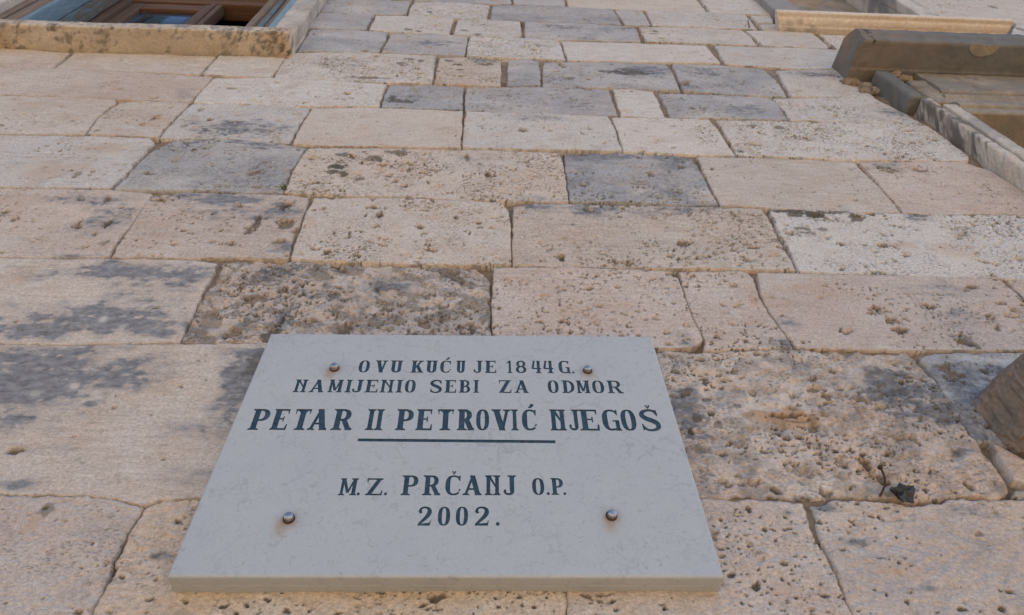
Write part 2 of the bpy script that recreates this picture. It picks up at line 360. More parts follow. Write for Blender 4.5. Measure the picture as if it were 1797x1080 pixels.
TONE = {k: tuple(min(.72, c * g) for c, g in zip(v, (1.24, 1.32, 1.43))) for k, v in {'w': (0.5, 0.405, 0.325), 'p': (0.53, 0.475, 0.42), 'k': (0.48, 0.375, 0.305), 'y': (0.47, 0.35, 0.25), 'b': (0.38, 0.36, 0.35), 'g': (0.4, 0.37, 0.34)}.items()}
STONES = [["k",0.1,0.5,0.5,[[-0.7429,2.2068],[-0.6007,2.2059],[-0.5611,2.2062],[-0.5055,2.1969],[-0.4749,2.1857],[-0.4795,2.1334],[-0.4758,2.0271],[-0.4737,1.9824],[-0.6109,1.9831]],[["c",-0.6009,2.1822,0.0093,0.013,0.6],["o",-0.611,2.1638,0.0152,0.018,0.5],["H",-0.6023,2.185,0.0047,0.0047,1.0]]],
["y",0.0,0.6,0.4,[[-0.4714,2.1848],[-0.451,2.2001],[-0.404,2.2034],[-0.1799,2.2009],[0.124,2.2029],[0.124,2.1533],[0.12,2.0599],[0.1151,1.9796],[-0.4724,1.9824],[-0.4758,2.0271],[-0.476,2.1248]],[["c",-0.417,2.1647,0.0062,0.0073,0.6],["f",-0.4225,2.1123,0.0223,0.0083,0.6],["H",-0.4179,2.1674,0.0039,0.0037,1.0],["H",-0.375,2.0527,0.0064,0.0045,1.0],["H",-0.3267,2.0436,0.0099,0.003,1.0],["H",-0.2647,2.0511,0.0065,0.0038,1.0],["H",-0.2357,2.0338,0.0071,0.0029,1.0],["H",-0.4133,2.0527,0.0071,0.003,1.0]]],
["k",0.08,0.6,0.32,[[0.1299,2.203],[0.3381,2.2063],[0.4468,2.207],[0.4871,2.2002],[0.4887,2.1786],[0.493,2.0248],[0.4904,1.9778],[0.1193,1.9796],[0.1207,2.0599]],[["H",0.4044,2.1879,0.0051,0.0059,1.0],["H",0.4141,2.1563,0.005,0.0056,1.0],["H",0.4528,2.1736,0.0043,0.0038,1.0],["H",0.3874,2.1315,0.0041,0.0036,1.0],["H",0.3749,2.1684,0.0051,0.0038,0.6],["H",0.306,2.0305,0.0037,0.0023,1.0],["H",0.3788,2.0718,0.0055,0.0049,1.0],["H",0.4167,2.08,0.0039,0.0033,1.0],["H",0.4246,2.0534,0.0031,0.0032,1.0],["H",0.3474,2.0441,0.0038,0.0039,1.0],["f",0.4561,2.1833,0.0172,0.0098,0.5],["H",0.1808,2.0368,0.0044,0.003,1.0]]],
["k",0.3,0.7,0.25,[[0.4936,2.2013],[0.5334,2.2046],[0.6558,2.2023],[0.7384,2.2069],[0.835,2.2075],[0.9105,2.208],[0.7514,1.9766],[0.5013,1.9778],[0.4945,2.0248],[0.4927,2.1229]],[["f",0.5203,2.1935,0.0261,0.0119,0.7],["f",0.5875,2.0636,0.0474,0.0097,0.5],["f",0.7198,2.128,0.0506,0.0272,0.3],["f",0.5396,2.1365,0.0334,0.0091,0.5],["f",0.7349,2.1848,0.053,0.0119,0.5],["H",0.5955,2.1099,0.0066,0.0061,0.6],["H",0.5745,2.0453,0.0047,0.0031,1.0],["H",0.7004,2.0373,0.0063,0.0031,1.0],["o",0.5775,2.0926,0.0404,0.017,0.3],["H",0.7332,2.1482,0.012,0.0047,0.6],["H",0.5944,2.1723,0.0043,0.0039,0.7]]],
["w",0.02,0.05,0.03,[[-0.9294,2.5233],[-0.734,2.5249],[-0.5569,2.5306],[0.0206,2.546],[0.0121,2.2062],[-0.404,2.2034],[-0.451,2.2001],[-0.4744,2.1885],[-0.5059,2.1979],[-0.5615,2.2071],[-0.744,2.2088]],[["f",-0.7866,2.4379,0.1839,0.0748,1.15],["f",-0.6159,2.4549,0.085,0.0413,1.0],["f",-0.7778,2.4942,0.1242,0.0317,0.8],["f",-0.7281,2.3439,0.0693,0.0235,0.6],["f",-0.7173,2.3744,0.062,0.0307,0.55],["f",-0.666,2.225,0.0398,0.0139,0.6],["f",-0.395,2.4735,0.0439,0.0682,1.3],["f",-0.404,2.3856,0.0368,0.0632,0.8],["c",-0.392,2.4807,0.0216,0.0373,0.5],["f",-0.4296,2.5093,0.0398,0.0178,0.5],["f",-0.4456,2.33,0.0528,0.021,0.5],["f",-0.411,2.2372,0.0577,0.0204,0.35],["e",-0.6784,2.4198,0.0147,0.0144,1.0],["e",-0.7332,2.4058,0.0127,0.0077,0.6],["f",-0.6735,2.2876,0.0668,0.0109,0.4]]],
["k",0.08,0.85,0.7,[[0.0269,2.532],[0.3165,2.5356],[0.4014,2.5297],[0.4798,2.5393],[0.6018,2.5437],[0.6767,2.5375],[0.6893,2.5251],[0.7102,2.5382],[0.8106,2.5389],[0.8195,2.5186],[0.8278,2.4645],[0.8325,2.3764],[0.8249,2.3139],[0.8284,2.2755],[0.8298,2.239],[0.82,2.2199],[0.7924,2.2073],[0.6941,2.2076],[0.5712,2.2109],[0.3421,2.2053],[0.0189,2.2042]],[["f",0.7586,2.4319,0.0946,0.0507,1.2],["f",0.7473,2.4747,0.054,0.0223,0.8],["f",0.8033,2.3786,0.0408,0.0329,0.8],["f",0.3564,2.3593,0.029,0.0755,0.9],["c",0.3616,2.4249,0.0121,0.011,0.8],["c",0.3936,2.4119,0.0141,0.0081,0.7],["c",0.3676,2.3657,0.0117,0.0102,0.8],["c",0.4003,2.3536,0.0097,0.01,0.7],["c",0.4394,2.3966,0.012,0.0066,0.7],["c",0.4248,2.3116,0.0113,0.0083,0.6],["c",0.3563,2.2991,0.0111,0.0116,0.6],["c",0.6585,2.4163,0.0144,0.0069,0.6],["c",0.7375,2.4315,0.0252,0.0141,0.6],["f",0.3778,2.311,0.0375,0.0471,0.5],["f",0.4353,2.3479,0.0242,0.0149,0.5],["f",0.3565,2.4248,0.0253,0.0275,0.5],["f",0.7923,2.304,0.0291,0.0296,0.5],["f",0.4804,2.2032,0.0525,0.0081,0.6],["H",0.3952,2.3789,0.0059,0.0078,1.0],["H",0.4107,2.3114,0.0066,0.0106,1.0],["H",0.3506,2.3345,0.0057,0.0061,1.0],["H",0.4836,2.427,0.0123,0.0083,0.8],["H",0.5531,2.4214,0.0092,0.0069,0.8],["H",0.6124,2.4293,0.0083,0.007,0.8],["H",0.552,2.3984,0.0101,0.0053,0.7],["H",0.5759,2.3662,0.005,0.0038,1.0],["H",0.6078,2.4047,0.0092,0.0054,0.7],["H",0.3788,2.2386,0.0125,0.0127,0.5],["H",0.5084,2.2613,0.0201,0.0176,0.4],["H",0.5254,2.2157,0.0124,0.0082,0.8],["H",0.5405,2.276,0.0056,0.0045,1.0],["H",0.4504,2.2234,0.0071,0.0062,1.0],["H",0.6163,2.2734,0.0065,0.0203,0.9],["H",0.6235,2.2481,0.0073,0.0109,0.7],["H",0.5805,2.2764,0.0084,0.0136,0.5],["H",0.559,2.2508,0.0082,0.0076,0.5],["H",0.7876,2.368,0.004,0.0039,1.0],["H",0.775,2.2237,0.0064,0.0042,0.8],["o",0.5253,2.3706,0.0742,0.0206,1.8],["o",0.4878,2.3765,0.0396,0.0155,1.6],["c",0.536,2.3593,0.0393,0.0038,0.5],["o",0.6139,2.2678,0.0111,0.0246,1.0],["o",0.6158,2.2513,0.0129,0.0153,1.0],["H",0.5212,2.3731,0.0357,0.0077,0.9],["e",0.5799,2.3412,0.0195,0.0124,1.0],["H",0.5707,2.3349,0.0213,0.0049,0.6],["H",0.7087,2.3294,0.0391,0.0061,0.6],["H",0.7241,2.3211,0.0068,0.0073,0.8],["H",0.7108,2.2576,0.0149,0.0066,0.7],["H",0.7682,2.2863,0.0076,0.0069,0.8],["H",0.4022,2.2335,0.0062,0.0042,0.7],["H",0.5043,2.4772,0.0053,0.0044,0.8]]],
["b",0.75,0.5,0.5,[[0.8265,2.5282],[0.8672,2.5402],[1.049,2.5476],[1.1466,2.5514],[0.9235,2.227],[0.889,2.2934],[0.8515,2.3226],[0.8271,2.3211],[0.8265,2.4123],[0.8301,2.4689]],[["f",0.8829,2.4482,0.0752,0.0578,1.0],["f",0.97,2.4865,0.0443,0.0228,1.0],["e",0.8113,2.4328,0.0264,0.0212,1.0],["e",0.9595,2.5248,0.068,0.0096,0.9],["H",0.873,2.4846,0.0242,0.0242,0.6],["f",0.8353,2.3285,0.0198,0.0246,1.0]]],
["k",0.0,0.2,0.1,[[0.8488,2.3214],[0.8875,2.2864],[0.9309,2.2377],[0.8917,2.1807],[0.8536,2.2371],[0.8413,2.2456],[0.8454,2.2929]],[]],
["g",0.5,0.8,0.5,[[0.8365,2.2348],[0.9091,2.206],[0.9119,2.2101],[0.8163,2.2095],[0.8236,2.2199]],[]],
["w",0.05,0.06,0.05,[[-1.0856,2.788],[-0.8574,2.7884],[-0.71,2.7961],[-0.5923,2.7943],[-0.5543,2.7853],[-0.551,2.767],[-0.5489,2.6443],[-0.5465,2.5355],[-0.7053,2.5271],[-0.9294,2.5233]],[["f",-0.7153,2.7511,0.1682,0.0352,1.0],["f",-0.5959,2.7356,0.0674,0.0348,0.8],["f",-0.6954,2.5973,0.1643,0.0427,1.1],["f",-0.8258,2.5694,0.1098,0.0284,1.0],["f",-0.6602,2.6677,0.0859,0.0357,0.5],["f",-0.6107,2.6513,0.0427,0.0526,0.5],["e",-0.7042,2.5938,0.0102,0.0098,1.0],["e",-0.6617,2.5785,0.0081,0.0096,0.8],["f",-0.6743,2.7041,0.0767,0.026,0.4]]],
["k",0.15,1.15,0.9,[[-0.5421,2.7837],[-0.4979,2.7937],[-0.4098,2.797],[-0.2957,2.7928],[-0.1748,2.7848],[-0.1029,2.7874],[-0.0121,2.7865],[0.0159,2.7507],[0.0184,2.6888],[0.0206,2.5668],[0.0185,2.5459],[-0.2942,2.5384],[-0.4065,2.5358],[-0.5419,2.5341],[-0.546,2.6356],[-0.5389,2.7278]],[["f",-0.4054,2.7521,0.0691,0.0356,0.7],["f",-0.1797,2.7205,0.0692,0.0423,0.6],["f",-0.3213,2.6782,0.0556,0.0256,0.5],["f",-0.198,2.5941,0.0642,0.0233,0.5],["f",-0.0774,2.7636,0.0476,0.0283,0.5],["f",-0.3716,2.6062,0.0212,0.0369,0.9],["c",-0.3861,2.5567,0.0206,0.0221,0.9],["c",-0.2712,2.5839,0.0148,0.0164,0.6],["f",-0.4352,2.6045,0.0211,0.0301,0.5],["f",-0.0915,2.6139,0.0547,0.0239,0.5],["H",-0.3946,2.6907,0.0123,0.0129,1.0],["H",-0.3554,2.6808,0.0067,0.0073,1.0],["H",-0.4846,2.7454,0.0114,0.0196,0.9],["H",-0.3762,2.6027,0.0085,0.0234,0.9],["H",-0.4662,2.5658,0.0144,0.0127,0.8],["H",-0.2553,2.5843,0.0138,0.0148,0.9],["H",-0.1105,2.6941,0.0183,0.0131,0.8],["H",-0.0141,2.5906,0.0152,0.0167,0.8],["H",-0.0536,2.7645,0.0239,0.0142,0.6],["H",-0.338,2.6506,0.0066,0.0106,0.8],["H",-0.3083,2.7966,0.0143,0.0208,0.9],["H",-0.1936,2.6459,0.0088,0.0088,0.8]]],
["k",0.03,0.2,0.35,[[0.0256,2.7879],[0.19,2.7938],[0.3382,2.7907],[0.4192,2.7852],[0.4191,2.7503],[0.4174,2.6368],[0.4267,2.5671],[0.411,2.5473],[0.3956,2.5374],[0.317,2.5387],[0.0248,2.5351],[0.0218,2.6522]],[["H",0.1572,2.718,0.0059,0.0078,1.0],["H",0.2409,2.6587,0.0058,0.0055,1.0],["H",0.0365,2.6527,0.0045,0.0072,1.0],["f",0.3901,2.576,0.0223,0.0266,0.6],["H",0.1653,2.5803,0.0077,0.0083,1.0],["o",0.2756,2.6597,0.0347,0.0182,0.4],["o",0.1654,2.6474,0.0342,0.0215,0.3],["H",0.3023,2.5788,0.0066,0.005,0.8],["H",0.3443,2.6259,0.0091,0.0053,0.5]]],
["k",0.08,0.3,0.4,[[0.4268,2.7855],[0.501,2.7923],[0.5799,2.7951],[0.5849,2.7702],[0.5775,2.7062],[0.5806,2.6413],[0.5898,2.5894],[0.5935,2.5451],[0.5243,2.5419],[0.4211,2.5396],[0.4301,2.5672],[0.4197,2.6368]],[["e",0.5119,2.6448,0.0105,0.0163,1.0],["H",0.4565,2.7741,0.0075,0.0083,1.0],["H",0.4826,2.6881,0.006,0.0076,0.9],["H",0.5238,2.6743,0.0143,0.0094,0.6],["f",0.5841,2.5562,0.0336,0.0131,0.8],["o",0.5643,2.6905,0.0084,0.0229,0.7]]],
["k",0.12,0.25,0.4,[[0.6016,2.7917],[0.8175,2.7908],[0.9987,2.7929],[1.1398,2.785],[1.1467,2.7685],[1.1502,2.7084],[1.1651,2.5784],[1.1489,2.5547],[0.8243,2.544],[0.713,2.5447],[0.6002,2.5453],[0.5932,2.5895],[0.5853,2.6415],[0.5824,2.7064]],[["H",0.8108,2.6679,0.0146,0.0131,1.0],["H",0.8238,2.6391,0.0144,0.0127,0.9],["H",0.8307,2.6041,0.0164,0.0105,0.8],["H",0.9276,2.6844,0.0161,0.0096,1.0],["H",1.0434,2.6543,0.0135,0.013,1.0],["H",1.04,2.6183,0.0108,0.0107,0.8],["H",0.7081,2.601,0.0058,0.0069,1.0],["H",0.9532,2.5733,0.0233,0.0236,0.9],["H",1.087,2.6968,0.0152,0.0078,0.8],["f",0.9959,2.7391,0.1026,0.0286,0.5],["f",0.9807,2.6434,0.0608,0.055,0.4],["f",0.9532,2.5733,0.028,0.0236,0.7],["f",0.6102,2.6157,0.0209,0.0175,0.6],["o",0.7176,2.7302,0.0749,0.04,0.35]]],
["k",0.1,0.3,0.5,[[1.1584,2.7814],[1.3053,2.7822],[1.177,2.5957],[1.1565,2.7125]],[]],
["k",0.12,0.4,0.45,[[-1.2492,3.0656],[-1.0167,3.0725],[-0.8846,3.074],[-0.7919,3.0624],[-0.7871,3.0357],[-0.7853,2.9105],[-0.7814,2.7997],[-0.7879,2.7931],[-0.927,2.7899],[-1.0867,2.79]],[["H",-0.8977,2.9221,0.0109,0.021,1.0],["H",-0.8355,2.9272,0.0098,0.0164,1.0],["H",-0.8822,3.0308,0.0089,0.013,0.9],["H",-1.0456,2.9369,0.0048,0.0094,1.0],["H",-0.995,2.9296,0.0096,0.007,0.6],["H",-0.8422,2.8802,0.0083,0.0089,0.6],["f",-0.9306,3.0284,0.1145,0.031,0.6],["f",-0.8353,2.9564,0.0495,0.0725,0.6],["f",-0.8638,2.907,0.0722,0.0459,0.3],["c",-0.8346,2.9249,0.0073,0.014,0.7],["o",-1.082,3.0207,0.0751,0.0357,0.3],["f",-0.8498,2.797,0.0568,0.0123,0.5]]],
["k",0.12,0.3,0.3,[[-0.7811,3.0548],[-0.7097,3.0722],[-0.6151,3.0716],[-0.5072,3.0745],[-0.4201,3.0625],[-0.4194,3.0328],[-0.4111,2.8398],[-0.412,2.8011],[-0.5119,2.8015],[-0.7765,2.7936],[-0.7816,2.9107],[-0.7873,3.0224]],[["f",-0.6203,3.0441,0.092,0.0265,1.3],["f",-0.7033,3.0534,0.0787,0.0213,0.6],["f",-0.4886,2.998,0.065,0.0457,0.7],["f",-0.5648,2.9892,0.09,0.0402,0.5],["H",-0.4673,3.0199,0.0184,0.0208,1.0],["H",-0.5132,2.9516,0.0101,0.0291,1.0],["H",-0.5194,2.9175,0.0125,0.0164,0.9],["H",-0.4483,2.9374,0.0177,0.0192,1.0],["H",-0.4177,2.9148,0.0125,0.0141,0.8],["H",-0.5457,2.8565,0.0144,0.011,0.8],["H",-0.4444,2.8674,0.0171,0.0112,0.7],["c",-0.4466,2.9303,0.0176,0.0167,0.8],["c",-0.4667,3.0173,0.0158,0.0129,0.6],["f",-0.4331,2.8455,0.0266,0.0218,0.7],["H",-0.5898,2.8614,0.012,0.0066,0.5]]],
["w",0.04,0.3,0.7,[[-0.4088,3.0603],[-0.2876,3.072],[-0.1214,3.0695],[0.0459,3.0614],[0.062,3.0298],[0.0657,2.9481],[0.0637,2.8019],[-0.079,2.7924],[-0.1757,2.7931],[-0.2967,2.7991],[-0.4049,2.8014],[-0.4077,2.8577],[-0.413,3.0147]],[["H",-0.2407,2.9842,0.0079,0.0151,1.0],["H",-0.2976,2.8941,0.0063,0.0138,1.0],["H",-0.272,2.9904,0.0053,0.0102,1.0],["H",-0.0609,2.9824,0.0067,0.0101,1.0],["H",-0.0287,2.9221,0.0039,0.0072,1.0],["H",-0.0416,2.8771,0.0038,0.0068,1.0],["H",-0.0098,2.9645,0.0066,0.005,1.0],["H",-0.0043,2.945,0.0066,0.0049,1.0],["H",-0.2667,2.8151,0.0121,0.0106,1.0],["H",-0.3244,2.8193,0.0084,0.0085,1.0],["H",-0.3729,3.014,0.0106,0.0078,0.7],["o",-0.3936,2.9521,0.0128,0.0439,0.3],["H",-0.3625,3.0682,0.0109,0.0082,0.8],["H",-0.266,3.0649,0.0055,0.0082,0.8]]],
["w",0.08,0.3,0.55,[[0.0761,3.0412],[0.1298,3.0601],[0.3554,3.0603],[0.5417,3.0639],[0.6919,3.0602],[0.6943,3.0226],[0.6934,2.9142],[0.6919,2.8034],[0.5664,2.801],[0.3766,2.7963],[0.19,2.7938],[0.0672,2.7957],[0.0684,2.9482]],[["f",0.2675,3.0343,0.0702,0.0322,1.1],["f",0.1565,3.0397,0.0628,0.0215,0.7],["f",0.4958,3.0507,0.0863,0.0192,0.8],["f",0.4205,3.0283,0.1133,0.0215,0.4],["H",0.1746,2.8319,0.0113,0.0154,1.0],["H",0.2466,2.8889,0.0039,0.007,1.0],["H",0.2863,2.8187,0.0101,0.0109,0.8],["H",0.3165,2.8112,0.0202,0.0086,0.8],["H",0.5096,2.8514,0.0039,0.0068,1.0],["H",0.4331,2.8687,0.0052,0.0046,1.0],["H",0.4583,2.8251,0.0051,0.0066,1.0],["H",0.2126,2.9696,0.0041,0.005,1.0],["H",0.5909,2.8411,0.0105,0.009,0.6],["c",0.175,2.8363,0.0101,0.011,0.5]]],
["p",0.08,0.4,0.8,[[0.7119,3.0639],[0.862,3.0684],[1.0285,3.0599],[1.1346,3.0539],[1.2273,3.061],[1.3766,3.068],[1.504,3.0713],[1.3023,2.7779],[1.1491,2.7832],[0.9965,2.7886],[0.8826,2.7931],[0.6973,2.7972],[0.7016,2.8793],[0.7031,2.9636]],[["c",0.7764,3.0533,0.0662,0.0139,1.2],["c",0.8218,3.0392,0.0264,0.0219,1.1],["c",0.7705,3.0368,0.0204,0.0164,0.9],["c",0.9226,3.0385,0.0222,0.022,0.9],["c",0.8725,3.0579,0.0594,0.0112,0.8],["c",0.7693,2.9741,0.0227,0.0103,0.8],["c",0.8119,2.976,0.0199,0.0103,0.7],["c",0.7759,2.9543,0.0225,0.0101,0.7],["f",1.0838,3.0406,0.0374,0.0221,0.9],["H",1.2273,3.061,0.0183,0.0113,1.0],["H",0.8228,3.0419,0.0176,0.0137,0.7],["H",0.93,3.0389,0.0178,0.0165,0.8],["H",0.9632,2.9061,0.0042,0.0048,1.0],["H",1.1194,2.9998,0.0059,0.0053,1.0],["H",1.0705,2.866,0.0041,0.0047,1.0],["H",0.8394,2.913,0.0111,0.0073,1.0],["o",0.9792,2.9139,0.056,0.0195,0.5],["o",1.1068,2.8953,0.056,0.0385,0.4],["f",1.0709,2.7827,0.066,0.0086,0.7],["H",0.884,2.8016,0.0184,0.0087,0.8],["H",0.7338,2.9525,0.0196,0.0151,0.8]]],
["p",0.05,0.25,0.25,[[-1.4157,3.3479],[-1.1543,3.359],[-1.0052,3.3621],[-0.9096,3.358],[-0.8888,3.3347],[-0.889,3.2028],[-0.8922,3.0764],[-1.018,3.0752],[-1.2524,3.0709]],[["H",-1.0021,3.1476,0.0094,0.0144,1.0],["H",-1.0367,3.284,0.0043,0.0065,1.0],["o",-1.0866,3.1606,0.1069,0.0524,0.5],["o",-1.0027,3.2862,0.0854,0.0391,0.4],["e",-1.1456,3.1423,0.0528,0.0457,0.8],["e",-0.9567,3.2463,0.0561,0.0441,0.7],["c",-1.0021,3.1476,0.0107,0.0173,0.5]]],
["g",0.62,0.5,0.6,[[-0.8608,3.3158],[-0.8422,3.3519],[-0.7336,3.37],[-0.5919,3.3581],[-0.4871,3.3299],[-0.4867,3.2991],[-0.4906,3.1954],[-0.4863,3.0784],[-0.5093,3.0827],[-0.6183,3.0826],[-0.7541,3.0837],[-0.8857,3.0767],[-0.883,3.1877],[-0.8766,3.2943]],[["f",-0.6344,3.3447,0.1051,0.0345,0.8],["f",-0.8004,3.3406,0.0888,0.0274,0.7],["f",-0.6488,3.1861,0.168,0.1204,0.4]]],
["w",0.02,0.25,0.9,[[-0.4743,3.3273],[-0.3565,3.3384],[-0.1703,3.3401],[0.0177,3.3452],[0.211,3.3435],[0.2166,3.2958],[0.2124,3.0725],[0.1162,3.0704],[-0.0656,3.0668],[-0.2052,3.0763],[-0.344,3.0802],[-0.4849,3.084],[-0.4864,3.1956],[-0.4823,3.2926]],[["P",-0.2522,3.241,0.1627,0.0766,0.9],["P",-0.0117,3.192,0.0443,0.0431,0.8],["c",-0.2784,3.272,0.012,0.0131,0.9],["c",-0.2301,3.3154,0.0382,0.0204,0.7],["c",-0.3833,3.2268,0.0262,0.0251,1.0],["c",-0.3851,3.1953,0.0172,0.0183,0.9],["c",-0.3577,3.1877,0.0143,0.0182,0.9],["c",-0.3149,3.1628,0.0114,0.0119,0.8],["c",-0.264,3.2403,0.0207,0.0128,0.8],["c",-0.3796,3.2924,0.021,0.0133,0.8],["c",-0.2987,3.2774,0.018,0.0197,0.7],["H",-0.1354,3.1942,0.0059,0.0092,1.0],["H",-0.0439,3.2932,0.0092,0.0201,0.9],["H",-0.1934,3.219,0.0074,0.0063,1.0],["H",-0.1414,3.1545,0.0057,0.0089,1.0],["f",-0.0128,3.2718,0.0763,0.0989,0.15],["f",0.1167,3.0816,0.0851,0.0168,0.5]]],
["b",0.95,0.5,0.6,[[0.2229,3.3338],[0.3685,3.35],[0.5283,3.3426],[0.5776,3.3317],[0.5841,3.2911],[0.5887,3.1947],[0.5869,3.0716],[0.5001,3.0701],[0.358,3.077],[0.2152,3.0726],[0.2182,3.2051]],[["f",0.3334,3.3269,0.0962,0.0278,1.0],["f",0.5276,3.339,0.0981,0.0283,1.0],["H",0.4459,3.2275,0.014,0.0128,1.0],["e",0.4453,3.2243,0.0093,0.0064,1.0]]],
["w",0.02,0.08,0.08,[[0.5956,3.3398],[0.8058,3.3458],[1.0491,3.3363],[1.046,3.2984],[1.0566,3.1893],[1.0526,3.061],[0.9309,3.058],[0.7084,3.0665],[0.5935,3.0747],[0.5948,3.1951]],[["f",1.0757,3.0539,0.0904,0.014,0.3],["o",0.6472,3.0802,0.0443,0.0142,0.3]]],
["k",0.05,0.2,0.3,[[1.0626,3.3371],[1.2236,3.3539],[1.3804,3.3635],[1.4323,3.3075],[1.4555,3.1859],[1.4748,3.0506],[1.3784,3.0709],[1.2289,3.0638],[1.1346,3.0539],[1.0587,3.0613],[1.0614,3.1896]],[["P",1.1332,3.3035,0.0505,0.0278,1.0],["f",1.1381,3.314,0.0507,0.0281,0.5],["P",1.2311,3.3025,0.0424,0.0244,1.0],["c",1.1111,3.309,0.027,0.0105,0.7],["c",1.1435,3.2907,0.0268,0.0103,0.6],["c",1.2276,3.2956,0.027,0.0104,0.6],["H",1.1915,3.1873,0.0048,0.0063,1.0]]],
["w",0.03,0.15,0.15,[[-1.5712,3.6115],[-1.2789,3.6186],[-1.1028,3.6113],[-1.0939,3.5819],[-1.0999,3.4751],[-1.0875,3.3708],[-1.2156,3.3618],[-1.4197,3.3547]],[]],
["w",0.06,0.25,0.3,[[-1.0845,3.5912],[-1.009,3.6103],[-0.8872,3.6072],[-0.8907,3.5028],[-0.8902,3.3628],[-0.961,3.3651],[-1.0787,3.3714],[-1.0968,3.4753]],[["H",-0.9502,3.4983,0.0187,0.0155,0.6],["o",-0.9324,3.4719,0.034,0.038,0.4]]],
["p",0.22,0.35,0.5,[[-0.8792,3.6036],[-0.7422,3.619],[-0.639,3.6143],[-0.5279,3.5973],[-0.5253,3.5678],[-0.5318,3.4509],[-0.531,3.348],[-0.6532,3.3575],[-0.7336,3.37],[-0.8521,3.3583],[-0.883,3.3598],[-0.8876,3.503]],[["f",-0.6761,3.4405,0.1401,0.0596,0.7],["H",-0.7899,3.4904,0.011,0.0155,1.0],["H",-0.8369,3.556,0.008,0.0081,1.0],["H",-0.9217,3.5535,0.0128,0.0081,0.8],["H",-0.8444,3.4475,0.0123,0.0075,0.7],["f",-0.8275,3.468,0.0311,0.0379,0.4]]],
["w",0.0,0.05,0.03,[[-0.5187,3.5937],[-0.3296,3.6087],[-0.0661,3.6035],[-0.0634,3.465],[-0.0645,3.354],[-0.2333,3.3465],[-0.5226,3.3451],[-0.5255,3.4514]],[]],
["p",0.04,0.15,0.15,[[-0.0557,3.6043],[0.1578,3.6079],[0.3799,3.6035],[0.3889,3.5536],[0.3896,3.362],[0.1612,3.3615],[-0.0597,3.3543],[-0.0584,3.4654]],[["H",0.1146,3.4854,0.0134,0.0118,1.0],["f",0.1388,3.5767,0.1395,0.0253,0.4],["c",0.1146,3.4854,0.0118,0.0079,0.6]]],
["p",0.05,0.2,0.2,[[0.393,3.5959],[0.5298,3.6062],[0.6973,3.6017],[0.7037,3.5436],[0.71,3.3539],[0.5306,3.3532],[0.3929,3.3622],[0.3964,3.4976]],[["P",0.6589,3.4766,0.0348,0.0632,0.8],["c",0.5701,3.5422,0.0178,0.0083,0.4],["H",0.4473,3.3586,0.0098,0.0107,0.8],["H",0.4827,3.3573,0.0098,0.0107,0.8]]],
["p",0.06,0.3,0.9,[[0.7218,3.5993],[0.8718,3.6062],[1.0746,3.6126],[1.2781,3.6147],[1.4016,3.6023],[1.4147,3.3944],[1.3979,3.3646],[1.0536,3.3471],[0.8911,3.3546],[0.7183,3.3545],[0.7201,3.4808]],[["P",0.836,3.549,0.0544,0.0377,1.0],["P",0.9488,3.5165,0.1084,0.0574,0.9],["P",0.9759,3.4032,0.1039,0.0188,1.0],["c",0.9051,3.554,0.0183,0.0169,0.7],["c",0.8243,3.5689,0.0292,0.0128,0.6],["c",0.7815,3.4276,0.0172,0.0114,0.6],["H",1.3118,3.5623,0.0113,0.0086,0.9],["o",1.3118,3.5623,0.0188,0.0128,0.8],["c",0.7351,3.3841,0.0135,0.011,0.6],["P",1.186,3.4543,0.1076,0.0393,0.6]]],
["k",0.1,0.15,0.2,[[-1.6987,3.8279],[-1.3521,3.8459],[-1.1294,3.8311],[-0.8857,3.8183],[-0.881,3.769],[-0.8886,3.6115],[-1.1028,3.6113],[-1.3424,3.6132],[-1.5736,3.6157]],[["P",-1.1719,3.719,0.0334,0.0364,0.6],["f",-0.9291,3.6704,0.0334,0.053,0.4]]],
["p",0.04,0.15,0.3,[[-0.8756,3.8091],[-0.6906,3.8261],[-0.5048,3.8178],[-0.3217,3.8043],[-0.3239,3.6178],[-0.5347,3.6053],[-0.8774,3.608],[-0.8805,3.7448]],[["P",-0.7563,3.7318,0.0864,0.0371,0.4]]],
["b",0.5,0.3,0.7,[[-0.3096,3.7954],[-0.1887,3.8111],[-0.0706,3.8017],[-0.0683,3.6163],[-0.1916,3.6109],[-0.3165,3.614],[-0.3157,3.7225]],[["P",-0.2695,3.6939,0.0424,0.0364,1.0],["c",-0.2667,3.6668,0.042,0.0179,0.8],["c",-0.2872,3.6924,0.0141,0.0182,0.8],["P",-0.203,3.756,0.0545,0.0286,0.6],["f",-0.2349,3.706,0.089,0.0644,0.4]]],
["b",0.6,0.2,0.3,[[-0.0612,3.7975],[0.1687,3.8227],[0.4125,3.8189],[0.4126,3.7364],[0.414,3.606],[0.1752,3.605],[-0.0611,3.6082],[-0.0626,3.7204]],[["f",0.3065,3.6815,0.0733,0.0548,0.5],["H",0.3469,3.8133,0.0154,0.01,0.8]]],
["p",0.05,0.1,0.05,[[0.4281,3.8203],[0.4951,3.8311],[0.562,3.8169],[0.5636,3.7254],[0.5616,3.6044],[0.4764,3.6065],[0.423,3.6067]],[]],
["b",0.55,0.25,0.4,[[0.5796,3.8085],[0.7611,3.8091],[0.9503,3.8053],[0.9665,3.7486],[0.9516,3.6164],[0.7658,3.6154],[0.5798,3.6057],[0.5788,3.7266]],[["f",0.8266,3.7002,0.1149,0.0562,0.5],["c",0.6651,3.6874,0.0113,0.0092,0.7]]],
["p",0.1,0.3,0.7,[[0.9614,3.7915],[1.1342,3.8157],[1.3171,3.836],[1.382,3.6752],[1.3977,3.6021],[1.1675,3.6152],[0.9591,3.617],[0.9653,3.7112]],[["P",1.0785,3.7201,0.1177,0.0382,0.7],["f",1.3341,3.6941,0.0791,0.0471,0.6]]],
